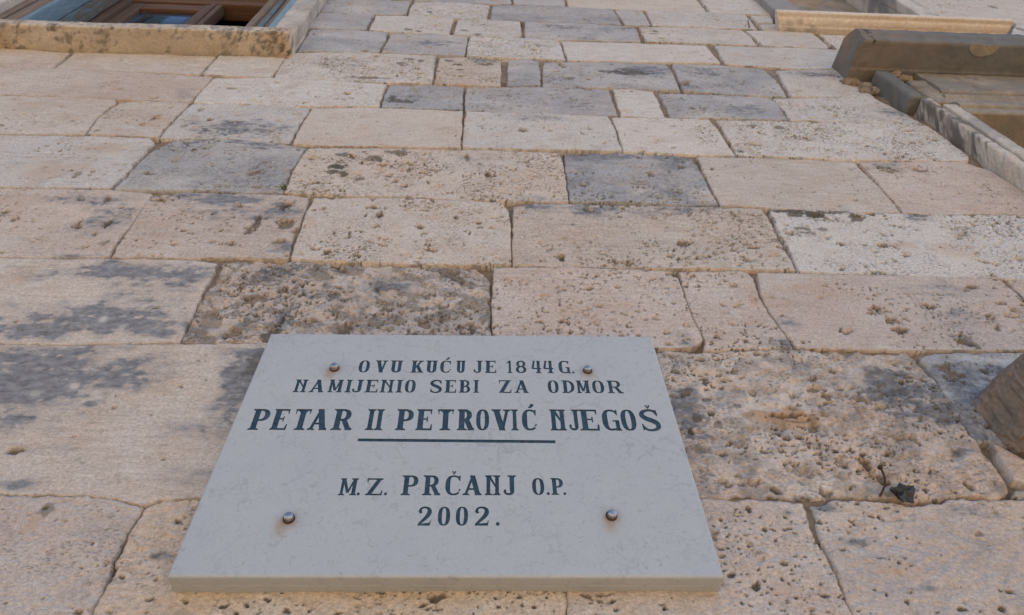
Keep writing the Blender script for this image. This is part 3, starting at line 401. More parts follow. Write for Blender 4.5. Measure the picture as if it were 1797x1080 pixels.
["k",0.06,0.1,0.1,[[-1.8153,4.0254],[-1.5416,4.008],[-1.4107,3.9872],[-1.4036,3.841],[-1.7016,3.8327]],[["c",-1.6069,4.0244,0.0251,0.0167,0.8]]],
["w",0.02,0.1,0.1,[[-1.4013,3.9997],[-1.1626,4.0131],[-0.9332,4.008],[-0.9284,3.919],[-0.9309,3.8344],[-1.1681,3.8377],[-1.3934,3.842]],[["e",-1.1578,3.9511,0.1087,0.0535,0.5]]],
["p",0.05,0.1,0.05,[[-0.922,4.0092],[-0.8162,4.0201],[-0.6975,4.0149],[-0.6934,3.9149],[-0.7014,3.8252],[-0.8198,3.8295],[-0.9203,3.8354]],[]],
["p",0.15,0.3,0.8,[[-0.6991,4.0735],[-0.4343,4.1013],[-0.1782,4.0917],[-0.1762,3.9649],[-0.1748,3.8274],[-0.3939,3.8178],[-0.6894,3.8212],[-0.6959,3.9419]],[["P",-0.482,4.0195,0.1167,0.0453,0.8],["c",-0.2913,3.9985,0.0274,0.0224,0.7],["c",-0.2661,4.0471,0.0199,0.0116,0.7],["c",-0.2248,4.0338,0.0159,0.0172,0.7],["c",-0.381,3.8598,0.0929,0.0102,0.7],["f",-0.4967,3.9894,0.1155,0.0555,0.3]]],
["w",0.05,0.3,0.6,[[-0.1629,4.0754],[-0.0652,4.0854],[0.0579,4.0623],[0.0544,3.9321],[0.0513,3.8224],[-0.0581,3.8227],[-0.1674,3.8281],[-0.1684,3.9657]],[["c",-0.1248,4.0439,0.0241,0.0116,0.9],["c",-0.1032,4.0114,0.0199,0.0114,0.9],["c",-0.0031,4.0213,0.0282,0.0172,0.8],["c",-0.0912,3.9565,0.0157,0.011,0.7],["c",-0.1368,4.084,0.0204,0.0119,0.7],["f",-0.0034,4.0679,0.0613,0.0295,0.6]]],
["b",0.7,0.1,0.1,[[0.0825,4.0647],[0.1409,4.0884],[0.1896,4.0696],[0.1908,3.945],[0.1887,3.8396],[0.1309,3.8244],[0.0739,3.8194]],[]],
["b",0.6,0.35,0.8,[[0.21,4.0657],[0.4321,4.0879],[0.6587,4.0867],[0.6637,3.9894],[0.6575,3.8301],[0.4373,3.8311],[0.1914,3.8197],[0.1988,3.9457]],[["f",0.5649,4.0081,0.1043,0.0574,1.2],["c",0.4999,3.9851,0.1236,0.0226,0.8],["c",0.291,3.9112,0.0357,0.0161,0.7],["c",0.5242,4.0099,0.0416,0.0172,0.5],["H",0.2716,4.0368,0.0165,0.029,0.7]]],
["b",0.7,0.2,0.3,[[0.6802,4.0888],[0.8569,4.1003],[1.018,4.0687],[1.0315,3.9682],[1.0163,3.8157],[0.8405,3.8158],[0.6694,3.8311],[0.6743,3.9627]],[["f",0.7755,4.0282,0.1064,0.0583,0.6],["H",0.6906,3.8998,0.0203,0.0214,0.8]]],
["p",0.12,0.25,0.4,[[1.0604,4.0553],[1.1703,4.0775],[1.3109,4.0851],[1.3167,3.9667],[1.327,3.8268],[1.175,3.8191],[1.0325,3.8171],[1.0476,3.9425]],[["f",1.177,4.0376,0.1097,0.0355,0.7]]],
["p",0.3,0.2,0.3,[[-0.7249,4.2612],[-0.6822,4.3211],[-0.6782,4.1811],[-0.6822,4.0873],[-0.7005,4.0794]],[]],
["b",0.55,0.2,0.3,[[-0.6709,4.3294],[-0.5132,4.3481],[-0.3751,4.3292],[-0.3787,4.2142],[-0.3853,4.1004],[-0.534,4.0909],[-0.6705,4.0886],[-0.6727,4.2141]],[]],
["b",0.4,0.15,0.1,[[-0.3627,4.3167],[-0.2039,4.3282],[-0.067,4.3162],[-0.0708,4.2155],[-0.076,4.1023],[-0.2299,4.0985],[-0.3732,4.1017],[-0.3703,4.2152]],[["f",-0.1978,4.2342,0.0849,0.0391,0.9]]],
["p",0.1,0.3,0.8,[[-0.0582,4.3172],[0.1055,4.329],[0.2828,4.3146],[0.2887,4.222],[0.2906,4.0916],[0.0997,4.0962],[-0.0677,4.1031],[-0.0666,4.216]],[["P",0.0598,4.2168,0.1075,0.0647,0.6],["c",0.2012,4.2452,0.0219,0.0132,0.5]]],
["p",0.0,0.05,0.03,[[0.2957,4.3092],[0.5517,4.3172],[0.8638,4.3174],[0.8659,4.2187],[0.8706,4.1196],[0.5601,4.1007],[0.299,4.0924],[0.2958,4.2035]],[]],
["p",0.25,0.05,0.05,[[0.8995,4.3145],[1.1674,4.3231],[1.4479,4.3193],[1.388,4.2086],[1.3269,4.0925],[1.1081,4.0833],[0.8849,4.109],[0.8932,4.2215]],[]],
["b",0.45,0.15,0.2,[[-0.6792,4.5526],[-0.5705,4.5668],[-0.463,4.5647],[-0.4657,4.4484],[-0.4658,4.3537],[-0.5787,4.3474],[-0.6864,4.3416],[-0.6866,4.451]],[]],
["p",0.1,0.3,0.4,[[-0.4508,4.5424],[-0.2891,4.5552],[-0.1338,4.5434],[-0.138,4.4289],[-0.1423,4.3283],[-0.2921,4.3319],[-0.4519,4.3482],[-0.4524,4.45]],[["c",-0.3047,4.3727,0.022,0.0141,0.8],["c",-0.2612,4.3565,0.0175,0.014,0.8]]],
["p",0.15,0.3,0.5,[[-0.1148,4.5379],[0.0165,4.5545],[0.1391,4.5384],[0.1425,4.433],[0.1408,4.3192],[0.0168,4.3258],[-0.1248,4.3303],[-0.12,4.4311]],[["c",-0.0847,4.3916,0.0179,0.0143,0.8],["c",-0.0322,4.348,0.0178,0.014,0.7]]],
["b",0.7,0.15,0.3,[[0.1628,4.5414],[0.3961,4.5468],[0.6144,4.5347],[0.6184,4.445],[0.6092,4.3373],[0.3738,4.3316],[0.1542,4.3207],[0.154,4.4344]],[["f",0.3652,4.4744,0.1892,0.0605,0.5],["H",0.5682,4.4986,0.0097,0.0154,0.8]]],
["p",0.2,0.3,0.6,[[0.6313,4.5214],[0.8513,4.5401],[1.0709,4.528],[1.0833,4.4402],[1.0763,4.3406],[0.8738,4.339],[0.6323,4.3398],[0.6301,4.4317]],[["c",0.693,4.4685,0.0193,0.0151,0.8],["c",0.6754,4.437,0.0191,0.0074,0.6]]],
["p",0.2,0.15,0.2,[[1.0862,4.5222],[1.2151,4.5373],[1.3701,4.5326],[1.3754,4.4442],[1.3712,4.3246],[1.2393,4.3309],[1.1002,4.3432],[1.0931,4.4413]],[]],
["p",0.12,0.15,0.3,[[1.4,4.5209],[1.5498,4.5156],[1.4557,4.3269],[1.4003,4.3277],[1.3996,4.4324]],[]],
["b",0.5,0.2,0.3,[[-0.6821,4.7721],[-0.5074,4.7878],[-0.3319,4.7676],[-0.3328,4.6722],[-0.3322,4.5656],[-0.5008,4.5678],[-0.6822,4.5682],[-0.6837,4.6756]],[]],
["p",0.3,0.3,0.7,[[-0.3165,4.7609],[-0.1589,4.7827],[0.0163,4.7625],[0.0091,4.6671],[0.0024,4.5448],[-0.1714,4.5465],[-0.3222,4.5589],[-0.3218,4.6569]],[["c",-0.2349,4.6186,0.0189,0.0243,0.9],["c",-0.2966,4.6435,0.0118,0.0082,0.7]]],
["b",0.7,0.15,0.3,[[0.0263,4.7551],[0.2687,4.788],[0.5528,4.7821],[0.5649,4.6892],[0.5631,4.5439],[0.3004,4.5428],[0.0166,4.5388],[0.0213,4.6521]],[]],
["b",0.3,0.15,0.2,[[0.5659,4.7663],[0.6879,4.765],[0.6917,4.6721],[0.688,4.5436],[0.5778,4.5457],[0.5726,4.6735]],[]],
["p",0.3,0.2,0.3,[[0.7036,4.7671],[0.9341,4.7887],[1.1501,4.7647],[1.1508,4.664],[1.1414,4.5516],[0.9241,4.5412],[0.6978,4.5448],[0.7019,4.6734]],[]],
["p",0.25,0.1,0.1,[[1.1716,4.7503],[1.2686,4.7627],[1.2477,4.6515],[1.1744,4.6425],[1.1717,4.6996]],[]],
["w",0.05,0.1,0.1,[[1.1744,4.6264],[1.2526,4.6359],[1.2405,4.5403],[1.1668,4.5393]],[]],
["b",0.35,0.15,0.2,[[-0.6838,5.0101],[-0.5123,5.0162],[-0.3428,5.0018],[-0.3278,4.7771],[-0.5086,4.7967],[-0.6837,4.7808],[-0.6838,4.8921]],[]],
["b",0.35,0.15,0.2,[[-0.3324,5.0033],[-0.1174,5.0358],[0.1043,5.0288],[0.1097,4.9125],[0.1119,4.7844],[-0.0837,4.7753],[-0.3155,4.7788]],[]],
["b",0.3,0.15,0.2,[[0.1177,5.0308],[0.2313,5.0477],[0.3492,5.035],[0.3533,4.8906],[0.3493,4.7812],[0.2177,4.781],[0.122,4.7857]],[]],
["w",0.0,0.05,0.05,[[0.3656,5.0374],[0.6696,5.0721],[0.9799,5.077],[0.9862,4.9413],[0.9831,4.7776],[0.6722,4.763],[0.3639,4.7743],[0.3639,4.8921]],[]],
["p",0.2,0.1,0.2,[[1.0029,5.0803],[1.1712,5.0845],[1.276,5.0794],[1.2841,4.9446],[1.2769,4.7724],[1.1366,4.7716],[1.0044,4.7804],[1.0037,4.9249]],[]],
["p",0.1,0.15,0.3,[[2.0193,5.2067],[2.4567,5.2484],[3.0791,5.273],[2.6533,4.6661],[2.3883,4.6754],[2.4235,4.8046],[2.0535,4.8191],[2.0397,5.0092]],[["c",2.4763,5.0681,0.0157,0.0317,0.7]]],
["p",0.3,0.15,0.3,[[2.4065,4.7684],[2.6779,4.7013],[2.5704,4.5481],[2.3036,4.5409],[2.2507,4.5576],[2.3289,4.6684]],[["c",2.3848,4.6993,0.0228,0.0352,0.6]]]]

def shell(name, surf, m, parent, amp=.001, pitamp=0., wearf=None, seed=1):
    """surf: list of (V,F) patches -> one mesh; noise displacement done by caller"""
    V = np.concatenate([a for a, _ in surf]); off = 0; Fs = []
    for a, f in surf: Fs.append(f + off); off += len(a)
    F = np.concatenate(Fs)
    wear = wearf(V) if wearf else np.zeros((len(V), 3))
    return centred(name, V, F, m, parent, np.clip(wear, 0, 1))
def grid_idx(nu, nv):
    i = np.arange(nu * nv).reshape(nv, nu)
    return np.stack([i[:-1, :-1].ravel(), i[:-1, 1:].ravel(), i[1:, 1:].ravel(), i[1:, :-1].ravel()], 1)
def rbox(name, lo, hi, m, parent, step=.01, r=.004, amp=.0015, pit=0., xf=None, wearf=None, seed=1, pscale=.02):
    lo = np.array(lo, float); hi = np.array(hi, float); surf = []
    r = min(r, (hi - lo).min() * .45)
    for ax in range(3):
        u, v = [(1, 2), (2, 0), (0, 1)][ax]
        nu = max(3, min(700, int((hi[u] - lo[u]) / step) + 2)); nv = max(3, min(700, int((hi[v] - lo[v]) / step) + 2))
        def axis(k, n):
            t = np.linspace(lo[k], hi[k], n); return np.unique(np.concatenate([t, lo[k] + r * np.array([.25, .6, 1]), hi[k] - r * np.array([.25, .6, 1])]))
        U, Vv = np.meshgrid(axis(u, nu), axis(v, nv))
        for side in (0, 1):
            Pn = np.zeros((U.size, 3)); Pn[:, u] = U.ravel(); Pn[:, v] = Vv.ravel(); Pn[:, ax] = hi[ax] if side else lo[ax]
            q = np.clip(Pn, lo + r, hi - r); d = Pn - q; L = np.linalg.norm(d, axis=1, keepdims=True); N = d / np.maximum(L, 1e-9)
            Pn = q + N * r
            a = Pn[:, 0] * 1.0 + Pn[:, 1] * .37; b = Pn[:, 2] + Pn[:, 1] * .93
            dd = amp * 2 * (fbm(a * 30, b * 30, seed, 4) - .5) + amp * (fbm(a * 120, b * 120, seed + 3, 3) - .5) + amp * 2 * (fbm(a * 6, b * 6, seed + 5, 2) - .5)
            if pit > 0:
                dn = sst(.42, .62, fbm(a * 9, b * 9, seed + 9, 3))
                dd = dd - pit * pits(a / pscale, b / pscale, seed + 11, dn * .5)
            Pn = Pn + N * dd[:, None]
            if xf: Pn = xf(Pn)
            F = grid_idx(U.shape[1], U.shape[0])
            if not side: F = F[:, ::-1]
            surf.append((Pn, F))
    return shell(name, surf, m, parent, wearf=wearf)
def extrude_x(name, prof, x0, x1, m, parent, step=.012, amp=.001, seed=2, wearf=None, mitre=None, sub=.006):
    """prof: closed list of (y,z); extruded along x with noise"""
    pr = []
    n = len(prof)
    for i in range(n):
        a = np.array(prof[i]); b = np.array(prof[(i + 1) % n]); k = max(1, int(np.linalg.norm(b - a) / sub))
        for j in range(k): pr.append(a + (b - a) * j / k)
    pr = np.array(pr + [pr[0]]); xs = np.linspace(x0, x1, max(2, int((x1 - x0) / step)))
    XX, I = np.meshgrid(xs, np.arange(len(pr)))
    Y = pr[I, 0]; Zz = pr[I, 1]; c = pr.mean(0)
    if mitre:
        t = mitre(Y, XX); XX = t
    a = XX + Y * .4; b = Zz + Y
    d = amp * 2 * (fbm(a * 25, b * 25, seed, 4) - .5) + amp * (fbm(a * 110, b * 110, seed + 2, 3) - .5)
    Y2 = Y + d; Z2 = Zz + d * .6
    V = np.stack([XX.ravel(), Y2.ravel(), Z2.ravel()], 1); F = grid_idx(len(xs), len(pr))
    surf = [(V, F)]
    for k in (0, len(xs) - 1):      # caps: fan of quads to the centre line
        ring = V.reshape(len(pr), len(xs), 3)[:, k]; cc = ring.mean(0)
        m_ = len(ring); vv = np.concatenate([ring, ring * .004 + cc * .996, [cc]])
        i = np.arange(m_ - 1); f1 = np.stack([i, i + 1, i + 1 + m_, i + m_], 1)
        f2 = np.stack([i + m_, i + 1 + m_, np.full(m_ - 1, 2 * m_), np.full(m_ - 1, 2 * m_)], 1)
        ff = np.concatenate([f1]) if True else f1
        surf.append((vv, ff if k else ff[:, ::-1]))
        me_tri = f2[:, :3]
    return shell(name, surf, m, parent, wearf=wearf)

# ------------------------------------------------------------------ the house front
house = empty('house_facade', (0, 0, 0))
tag(house, 'old limestone house front of pale weathered blocks with carved window surrounds', 'house')
WIN = [(-1.80, -.775, 4.05, 5.75), (1.395, 1.935, 4.59, 5.75), (1.50, 2.42, 2.78, 3.60)]
# mortar bed behind the blocks, with the window openings left free
GXm, GZm = np.meshgrid(np.arange(-3.2, 4.401, .01), np.arange(1.9, 5.701, .01))
d_ = .0072 + .010 * sst(.40, .62, fbm(GXm * 9, GZm * 9, 501, 3)) + .003 * (fbm(GXm * 45, GZm * 45, 503, 4) - .5) + .002 * (fbm(GXm * 90, GZm * 90, 507, 2) - .5)
mi = np.arange(GXm.size).reshape(GXm.shape); cxm = (GXm[:-1, :-1] + .005); czm = (GZm[:-1, :-1] + .005)
kp = np.ones(cxm.shape, bool)
for w_ in WIN: kp &= ~((cxm > w_[0]) & (cxm < w_[1]) & (czm > w_[2]) & (czm < w_[3]))
Fm = np.stack([mi[:-1, :-1][kp], mi[:-1, 1:][kp], mi[1:, 1:][kp], mi[1:, :-1][kp]], 1)
Vm = np.stack([GXm.ravel(), d_.ravel(), GZm.ravel()], 1)
centred('mortar_bed', Vm, Fm, M_MORTAR, house, np.zeros((len(Vm), 3)))
bm = bmesh.new()
for z0_, z1_ in ((0, 1.9), (5.7, 7.2)): bm.faces.new([bm.verts.new(p) for p in ((-3.2, .0095, z0_), (4.4, .0095, z0_), (4.4, .0095, z1_), (-3.2, .0095, z1_))])
me = bpy.data.meshes.new('mortar_bed'); bm.to_mesh(me); bm.free(); link_mesh('mortar_bed', me, M_MORTAR, house, False)

for t, g, r, p, P, st in STONES: build_stone(P, t, g, r, p, st, house)

# plain coursed blocks beyond the traced part of the front (seen only when the view moves)
rf = random.Random(9)
def filler(x0, x1, z0, z1):
    e = .004; build_stone([(x0 + e, z1 - e), (x1 - e, z1 - e), (x1 - e, z0 + e), (x0 + e, z0 + e)], rf.choice('wpkwp'), rf.choice((.05, .1, .3)), .3, .3, [], house, .011)
def row_fill(x0, x1, z0, z1):
    x = x0
    while x < x1 - .05:
        w = rf.uniform(.42, .75)
        if x1 - x - w < .25: w = x1 - x
        filler(x, x + w, z0, z1); x += w
for t, g, r, p, P, st in STONES:
    L = [q for q in P if q[0] == min(P)[0] or q[0] < -0.5]
for side_pts, sgn in (([[-0.743, 1.983, 2.207], [-0.929, 2.209, 2.523], [-1.086, 2.523, 2.788], [-1.249, 2.79, 3.066], [-1.416, 3.071, 3.348], [-1.571, 3.355, 3.611], [-1.699, 3.616, 3.828], [-1.815, 3.833, 4.025]], -1), ([[0.911, 1.977, 2.208], [1.147, 2.227, 2.551], [0.931, 2.181, 2.238], [1.305, 2.596, 2.782], [1.504, 2.778, 3.071], [3.079, 4.666, 5.273], [2.678, 4.548, 4.701]], 1)):
    for xe, z0, z1 in side_pts:
        if sgn < 0: row_fill(-3.0, xe, z0, z1)
        else:
            if z1 < 2.75 or z0 > 5: row_fill(xe, 4.2, z0, z1)
            elif z1 < 3.25: row_fill(xe, 1.44, z0, z1)
for z in (0.02, .31, .6, .9, 1.19, 1.49): row_fill(-3.0, 4.2, z, z + .29)
row_fill(-3.0, 4.2, 1.78, 1.975)
for z in (5.80, 6.1, 6.4, 6.7): row_fill(-3.0, 4.2, z, z + .295)
for z in (5.08, 5.32, 5.56): row_fill(-.66, 1.26, z, z + .235)
for z in (4.05, 4.33, 4.62, 4.9, 5.19, 5.48): row_fill(-3.0, -1.93, z, z + .285)
for z in (2.75, 3.04, 3.33): row_fill(2.5, 4.2, z, z + .285)
for z in (3.62, 3.9, 4.2): row_fill(2.9, 4.2, z, z + .285)
for z in (5.25, 5.52): row_fill(2.06, 4.2, z, z + .27)
for z in (4.5, 4.75, 5.0): row_fill(2.95, 4.2, z, z + .245)
rbox('coping', (-3.2, -.12, 7.2), (4.4, .3, 7.36), M_SILL, house, .2, .02, .001)
# the body of the house behind the front: side walls, back wall, floor and ceiling of a dim room
bm = bmesh.new()
def quad(*pts): bm.faces.new([bm.verts.new(p) for p in pts])
X0, X1, Y0, Y1, Z0, Z1 = -3.2, 4.4, .30, 5.0, 0., 7.2
for y in (Y1,): quad((X0, y, Z0), (X1, y, Z0), (X1, y, Z1), (X0, y, Z1))
for x in (X0, X1): quad((x, .0075, Z0), (x, Y1, Z0), (x, Y1, Z1), (x, .0075, Z1))
quad((X0, .0075, Z1), (X1, .0075, Z1), (X1, Y1, Z1), (X0, Y1, Z1))
quad((X0, .05, 3.9), (X1, .05, 3.9), (X1, Y1, 3.9), (X0, Y1, 3.9))
me = bpy.data.meshes.new('room_shell'); bm.to_mesh(me); bm.free(); link_mesh('room_shell', me, M_ROOM, house, False)

def wearfn(film=0., crud=0., ochre=0., seed=3, sc=1., spots=()):
    def f(V):
        a = V[:, 0] + V[:, 1] * .4; b = V[:, 2] + V[:, 1]
        F_ = film * sst(.40, .62, fbm(a * 7 * sc, b * 7 * sc, seed, 4)) * 1.2
        C_ = crud * sst(.54, .74, .5 * fbm(a * 16 * sc, b * 16 * sc, seed + 5, 5) + .5 * fbm(a * 60, b * 60, seed + 6, 4))
        O_ = ochre * sst(.45, .7, fbm(a * 5 * sc, b * 5 * sc, seed + 9, 4))
        nz = 1.5 * (fbm(a * 55, b * 55, seed + 15, 5) - .5)
        for (t, x, y, z, rr, s_) in spots:
            d = np.sqrt(((V - np.array((x, y, z))) ** 2).sum(1)) / rr; k = s_ * .85 * (1 - sst(.35, 1.15, d * .9 + nz * 1.9 + .25))
            if t == 'c': C_ = np.maximum(C_, k)
            elif t == 'f': F_ = np.maximum(F_, k)
            else: O_ = np.maximum(O_, k)
        return np.stack([F_, C_, O_], 1)
    return f

# ---- left window: stone surround, wooden frame, folded shutter, casement with its pane
wl = rbox('window_sill', (-2.08, -.082, 4.032), (-.676, .10, 4.085), M_SILL, house, .0035, .006, .0016, .006,
          xf=lambda P: P + np.array([0, 0, 1]) * (P[:, :1] + .69) * .022,
          wearf=wearfn(.15, .55, .35, 3, 1.3, [('c', -.75, -.06, 4.035, .07, .9), ('c', -.79, -.04, 4.035, .05, .9), ('c', -.70, -.03, 4.035, .03, 1), ('c', -1.42, -.05, 4.02, .05, .8), ('c', -1.30, -.05, 4.02, .04, .7),
                                                ('c', -1.56, -.06, 4.02, .03, .7), ('f', -.68, -.04, 4.06, .05, .9), ('c', -1.6, -.0, 4.01, .04, .8), ('c', -.9, -.005, 4.03, .05, .5),
                                                *[('f', -.7 - .11 * k, -.085, 4.07, .055, .95) for k in range(13)]]), seed=4, pscale=.03)
def part(name, parent, lo, hi, m, **k): return rbox(name, lo, hi, m, parent, **k)
part('window_jamb', house, (-.765, -.05, 4.087), (-.684, .12, 5.75), M_PALE, step=.008, r=.005, amp=.002, wearf=wearfn(.35, .3, .3, 6))
part('window_jamb', house, (-1.93, -.05, 4.062), (-1.82, .12, 5.75), M_PALE, step=.012, r=.005, amp=.0015, wearf=wearfn(.2, .2, .1, 7))
part('window_lintel', house, (-1.93, -.05, 5.752), (-.684, .12, 5.95), M_PALE, step=.02, r=.005, amp=.0015)
wf = part('wooden_window', house, (-1.76, .122, 5.060), (-.775, .20, 5.120), M_WRED, step=.03, r=.006, amp=.0006)   # the transom carries the rest
wf.name = 'wooden_window'; off = wf.location.copy()
def wpart(name, lo, hi, m, r=.004, **k):
    o = rbox(name, lo, hi, m, None, .05, r, .0005, **k); o.parent = wf; o.location = o.location - off; return o
wpart('transom_bead', (-1.76, .105, 5.122), (-.775, .15, 5.140), M_WBROWN)
wpart('transom_bead', (-1.76, .11, 5.142), (-.775, .16, 5.20), M_WRED)
wpart('frame_post', (-1.715, .112, 4.10), (-1.668, .19, 5.7), M_WREDV)
wpart('frame_post', (-.90, -.030, 4.09), (-.868, .02, 5.7), M_WBROWN, r=.015)
wpart('frame_strip', (-.866, -.020, 4.09), (-.842, .02, 5.7), M_WGREY)
wpart('frame_strip', (-.840, -.014, 4.09), (-.822, .02, 5.7), M_WBROWN)
wpart('frame_strip', (-.820, -.020, 4.09), (-.767, .02, 5.7), M_WBLUE2)
wpart('frame_strip', (-1.818, -.020, 4.07), (-1.785, .02, 5.7), M_WBROWN)
wpart('frame_strip', (-1.783, -.014, 4.07), (-1.768, .02, 5.7), M_WBLUE)
wpart('frame_strip', (-1.766, -.024, 4.07), (-1.718, .02, 5.7), M_WBROWN, r=.012)
wpart('shutter_board', (-1.716, -.022, 4.09), (-1.694, .040, 5.7), M_WBLUE)
wpart('shutter_board', (-1.716, .0425, 4.09), (-1.698, .108, 5.7), M_WGREY)
cs = wpart('casement', (-1.662, .130, 4.11), (-1.605, .170, 5.055), M_WREDV)
co = cs.location + off
def cpart(name, lo, hi, m, r=.004):
    o = rbox(name, lo, hi, m, None, .05, r, .0005); o.parent = cs; o.location = o.location - co; return o
cpart('casement_rail', (-1.603, .130, 4.972), (-1.335, .170, 5.052), M_WRED)
cpart('casement_rail', (-1.603, .130, 4.11), (-1.335, .170, 4.17), M_WRED)
cpart('casement_stile', (-1.333, .128, 4.11), (-1.300, .170, 5.055), M_WREDV)
cpart('casement_stile', (-1.297, .118, 4.11), (-1.275, .168, 5.050), M_WREDV)
cpart('casement_stile', (-1.272, .122, 4.11), (-1.245, .170, 5.045), M_WREDV)
cpart('pane', (-1.603, .146, 4.172), (-1.335, .150, 4.970), M_GLASS, .001)
wpart('pane', (-1.66, .146, 5.202), (-.90, .150, 5.70), M_GLASS, .001)

# ---- upper right window: pale jambs, plain sill of fresh stone, bricked back
M2 = house
part('window_jamb', M2, (1.272, -.03, 4.60), (1.392, .16, 5.75), M_PALE, step=.01, r=.005, amp=.002, wearf=wearfn(.7, .35, 0, 12))
part('window_jamb', M2, (1.945, -.03, 4.60), (2.035, .16, 5.75), M_PALE, step=.012, r=.005, amp=.0015, wearf=wearfn(.8, .2, 0, 13))
part('window_lintel', M2, (1.272, -.03, 5.752), (2.035, .16, 5.95), M_PALE, step=.02, r=.005, amp=.0015)
part('window_backing', M2, (1.395, .10, 4.55), (1.942, .16, 5.75), M_MOULD, step=.02, r=.003, amp=.003, wearf=wearfn(.2, .4, .5, 14))
zb, zt = 4.541, 4.592
sp = [(.05, zb), (-.018, zb), (-.020, zb + .004), (-.034, zb + .005), (-.046, zb + .009), (-.052, zb + .014), (-.054, zb + .018), (-.070, zb + .019), (-.073, zb + .026), (-.073, zt - .004), (-.069, zt), (.05, zt)]
extrude_x('window_sill', sp[::-1], 1.212, 2.235, M_NEWSILL, M2, .02, .0004, 15, wearfn(0, .0, .25, 16, 1, [('c', 1.30, -.01, zb, .04, .6), ('c', 1.36, -.005, zb, .03, .5)]),
          mitre=lambda Y, X: np.where(X < 1.225, X + np.clip(Y + .073, 0, .08) * .3, np.where(X > 2.222, X - np.clip(Y + .073, 0, .08) * .35, X)), sub=.004)

# ---- lower right opening: hood, frieze, mouldings, jamb
def lean(P): P = P.copy(); P[:, 0] += (3.5 - P[:, 2]) * .078; return P
jw = wearfn(.25, .25, .15, 22, 1.4, [('f', 1.41, -.03, 3.72, .16, 1.1), ('f', 1.42, -.02, 3.55, .13, 1.1), ('f', 1.42, -.02, 3.45, .10, 1.0), ('c', 1.42, -.02, 3.42, .05, .8), ('c', 1.41, -.01, 3.62, .10, .7), ('c', 1.43, .0, 3.50, .08, .7), ('f', 1.46, -.04, 3.17, .02, 1)])
part('window_jamb', house, (1.432, -.048, 2.78), (1.462, .14, 3.72), M_PALE, step=.004, r=.006, amp=.0022, xf=lean, wearf=jw, pit=.004)
part('window_jamb', house, (1.4645, -.054, 2.78), (1.508, .14, 3.655), M_PALE, step=.006, r=.004, amp=.0015, xf=lean, wearf=wearfn(.5, .35, 0, 25, 1.5))
part('window_jamb', house, (2.42, -.05, 2.78), (2.50, .14, 3.65), M_PALE, step=.02, r=.004, amp=.0015)
part('window_sill', house, (1.44, -.09, 2.70), (2.55, .14, 2.777), M_SILL, step=.02, r=.006, amp=.0015)
lp = [(.20, 3.600), (-.046, 3.600), (-.050, 3.604), (-.050, 3.632), (-.044, 3.636), (-.044, 3.652), (-.052, 3.656), (-.054, 3.672), (-.049, 3.690), (-.041, 3.700), (-.041, 3.735), (-.047, 3.740), (-.050, 3.752), (-.040, 3.762), (-.034, 3.775), (-.034, 3.785), (.0, 3.785), (.20, 3.785)]
extrude_x('window_lintel', lp[::-1], 1.508, 3.0, M_MOULD, house, .008, .0012, 31, wearfn(.25, .3, .1, 32), sub=.004)
fp = [(.05, 3.787), (-.036, 3.787), (-.043, 3.792), (-.047, 3.806), (-.046, 3.84), (-.043, 3.89), (-.040, 3.93), (-.038, 3.962), (-.038, 3.974), (.05, 3.974)]
extrude_x('frieze', fp[::-1], 1.525, 3.0, M_MOULD, house, .006, .0022, 33, wearfn(.35, .3, .05, 34, 1.3, [('f', 1.7 + .13 * k, -.04, 3.96, .07, .8) for k in range(9)]), sub=.004)
hp = [(.05, 3.978), (-.044, 3.978), (-.046, 3.982), (-.128, 3.980), (-.134, 3.979), (-.142, 3.981), (-.145, 3.988), (-.145, 4.030), (-.150, 4.040), (-.150, 4.085), (.05, 4.12)]
extrude_x('hood', hp[::-1], 1.288, 3.0, M_DARKSTONE, house, .008, .0026, 35, wearfn(.35, .25, .15, 36, 1.0, [('o', 1.33, -.02, 3.98, .03, .4)]),
          mitre=lambda Y, X: np.where(X < 1.333, X + np.clip(-.118 - Y, 0, .05) * .85, X), sub=.004)
# pale patch mended into the hood soffit
a_ = np.linspace(0, math.pi, 14); bm = bmesh.new()
lowv = [bm.verts.new((1.735 + .055 * math.cos(t), -.142 + .040 * math.sin(t), 3.9775)) for t in a_]; upv = [bm.verts.new((v.co.x, v.co.y, 3.990)) for v in lowv]
bm.faces.new(lowv[::-1]); bm.faces.new(upv)
for i in range(len(a_)): j = (i + 1) % len(a_); bm.faces.new((lowv[i], lowv[j], upv[j], upv[i]))
me = bpy.data.meshes.new('mended_patch'); bm.to_mesh(me); bm.free(); link_mesh('mended_patch', me, M_MOULD, house, False)
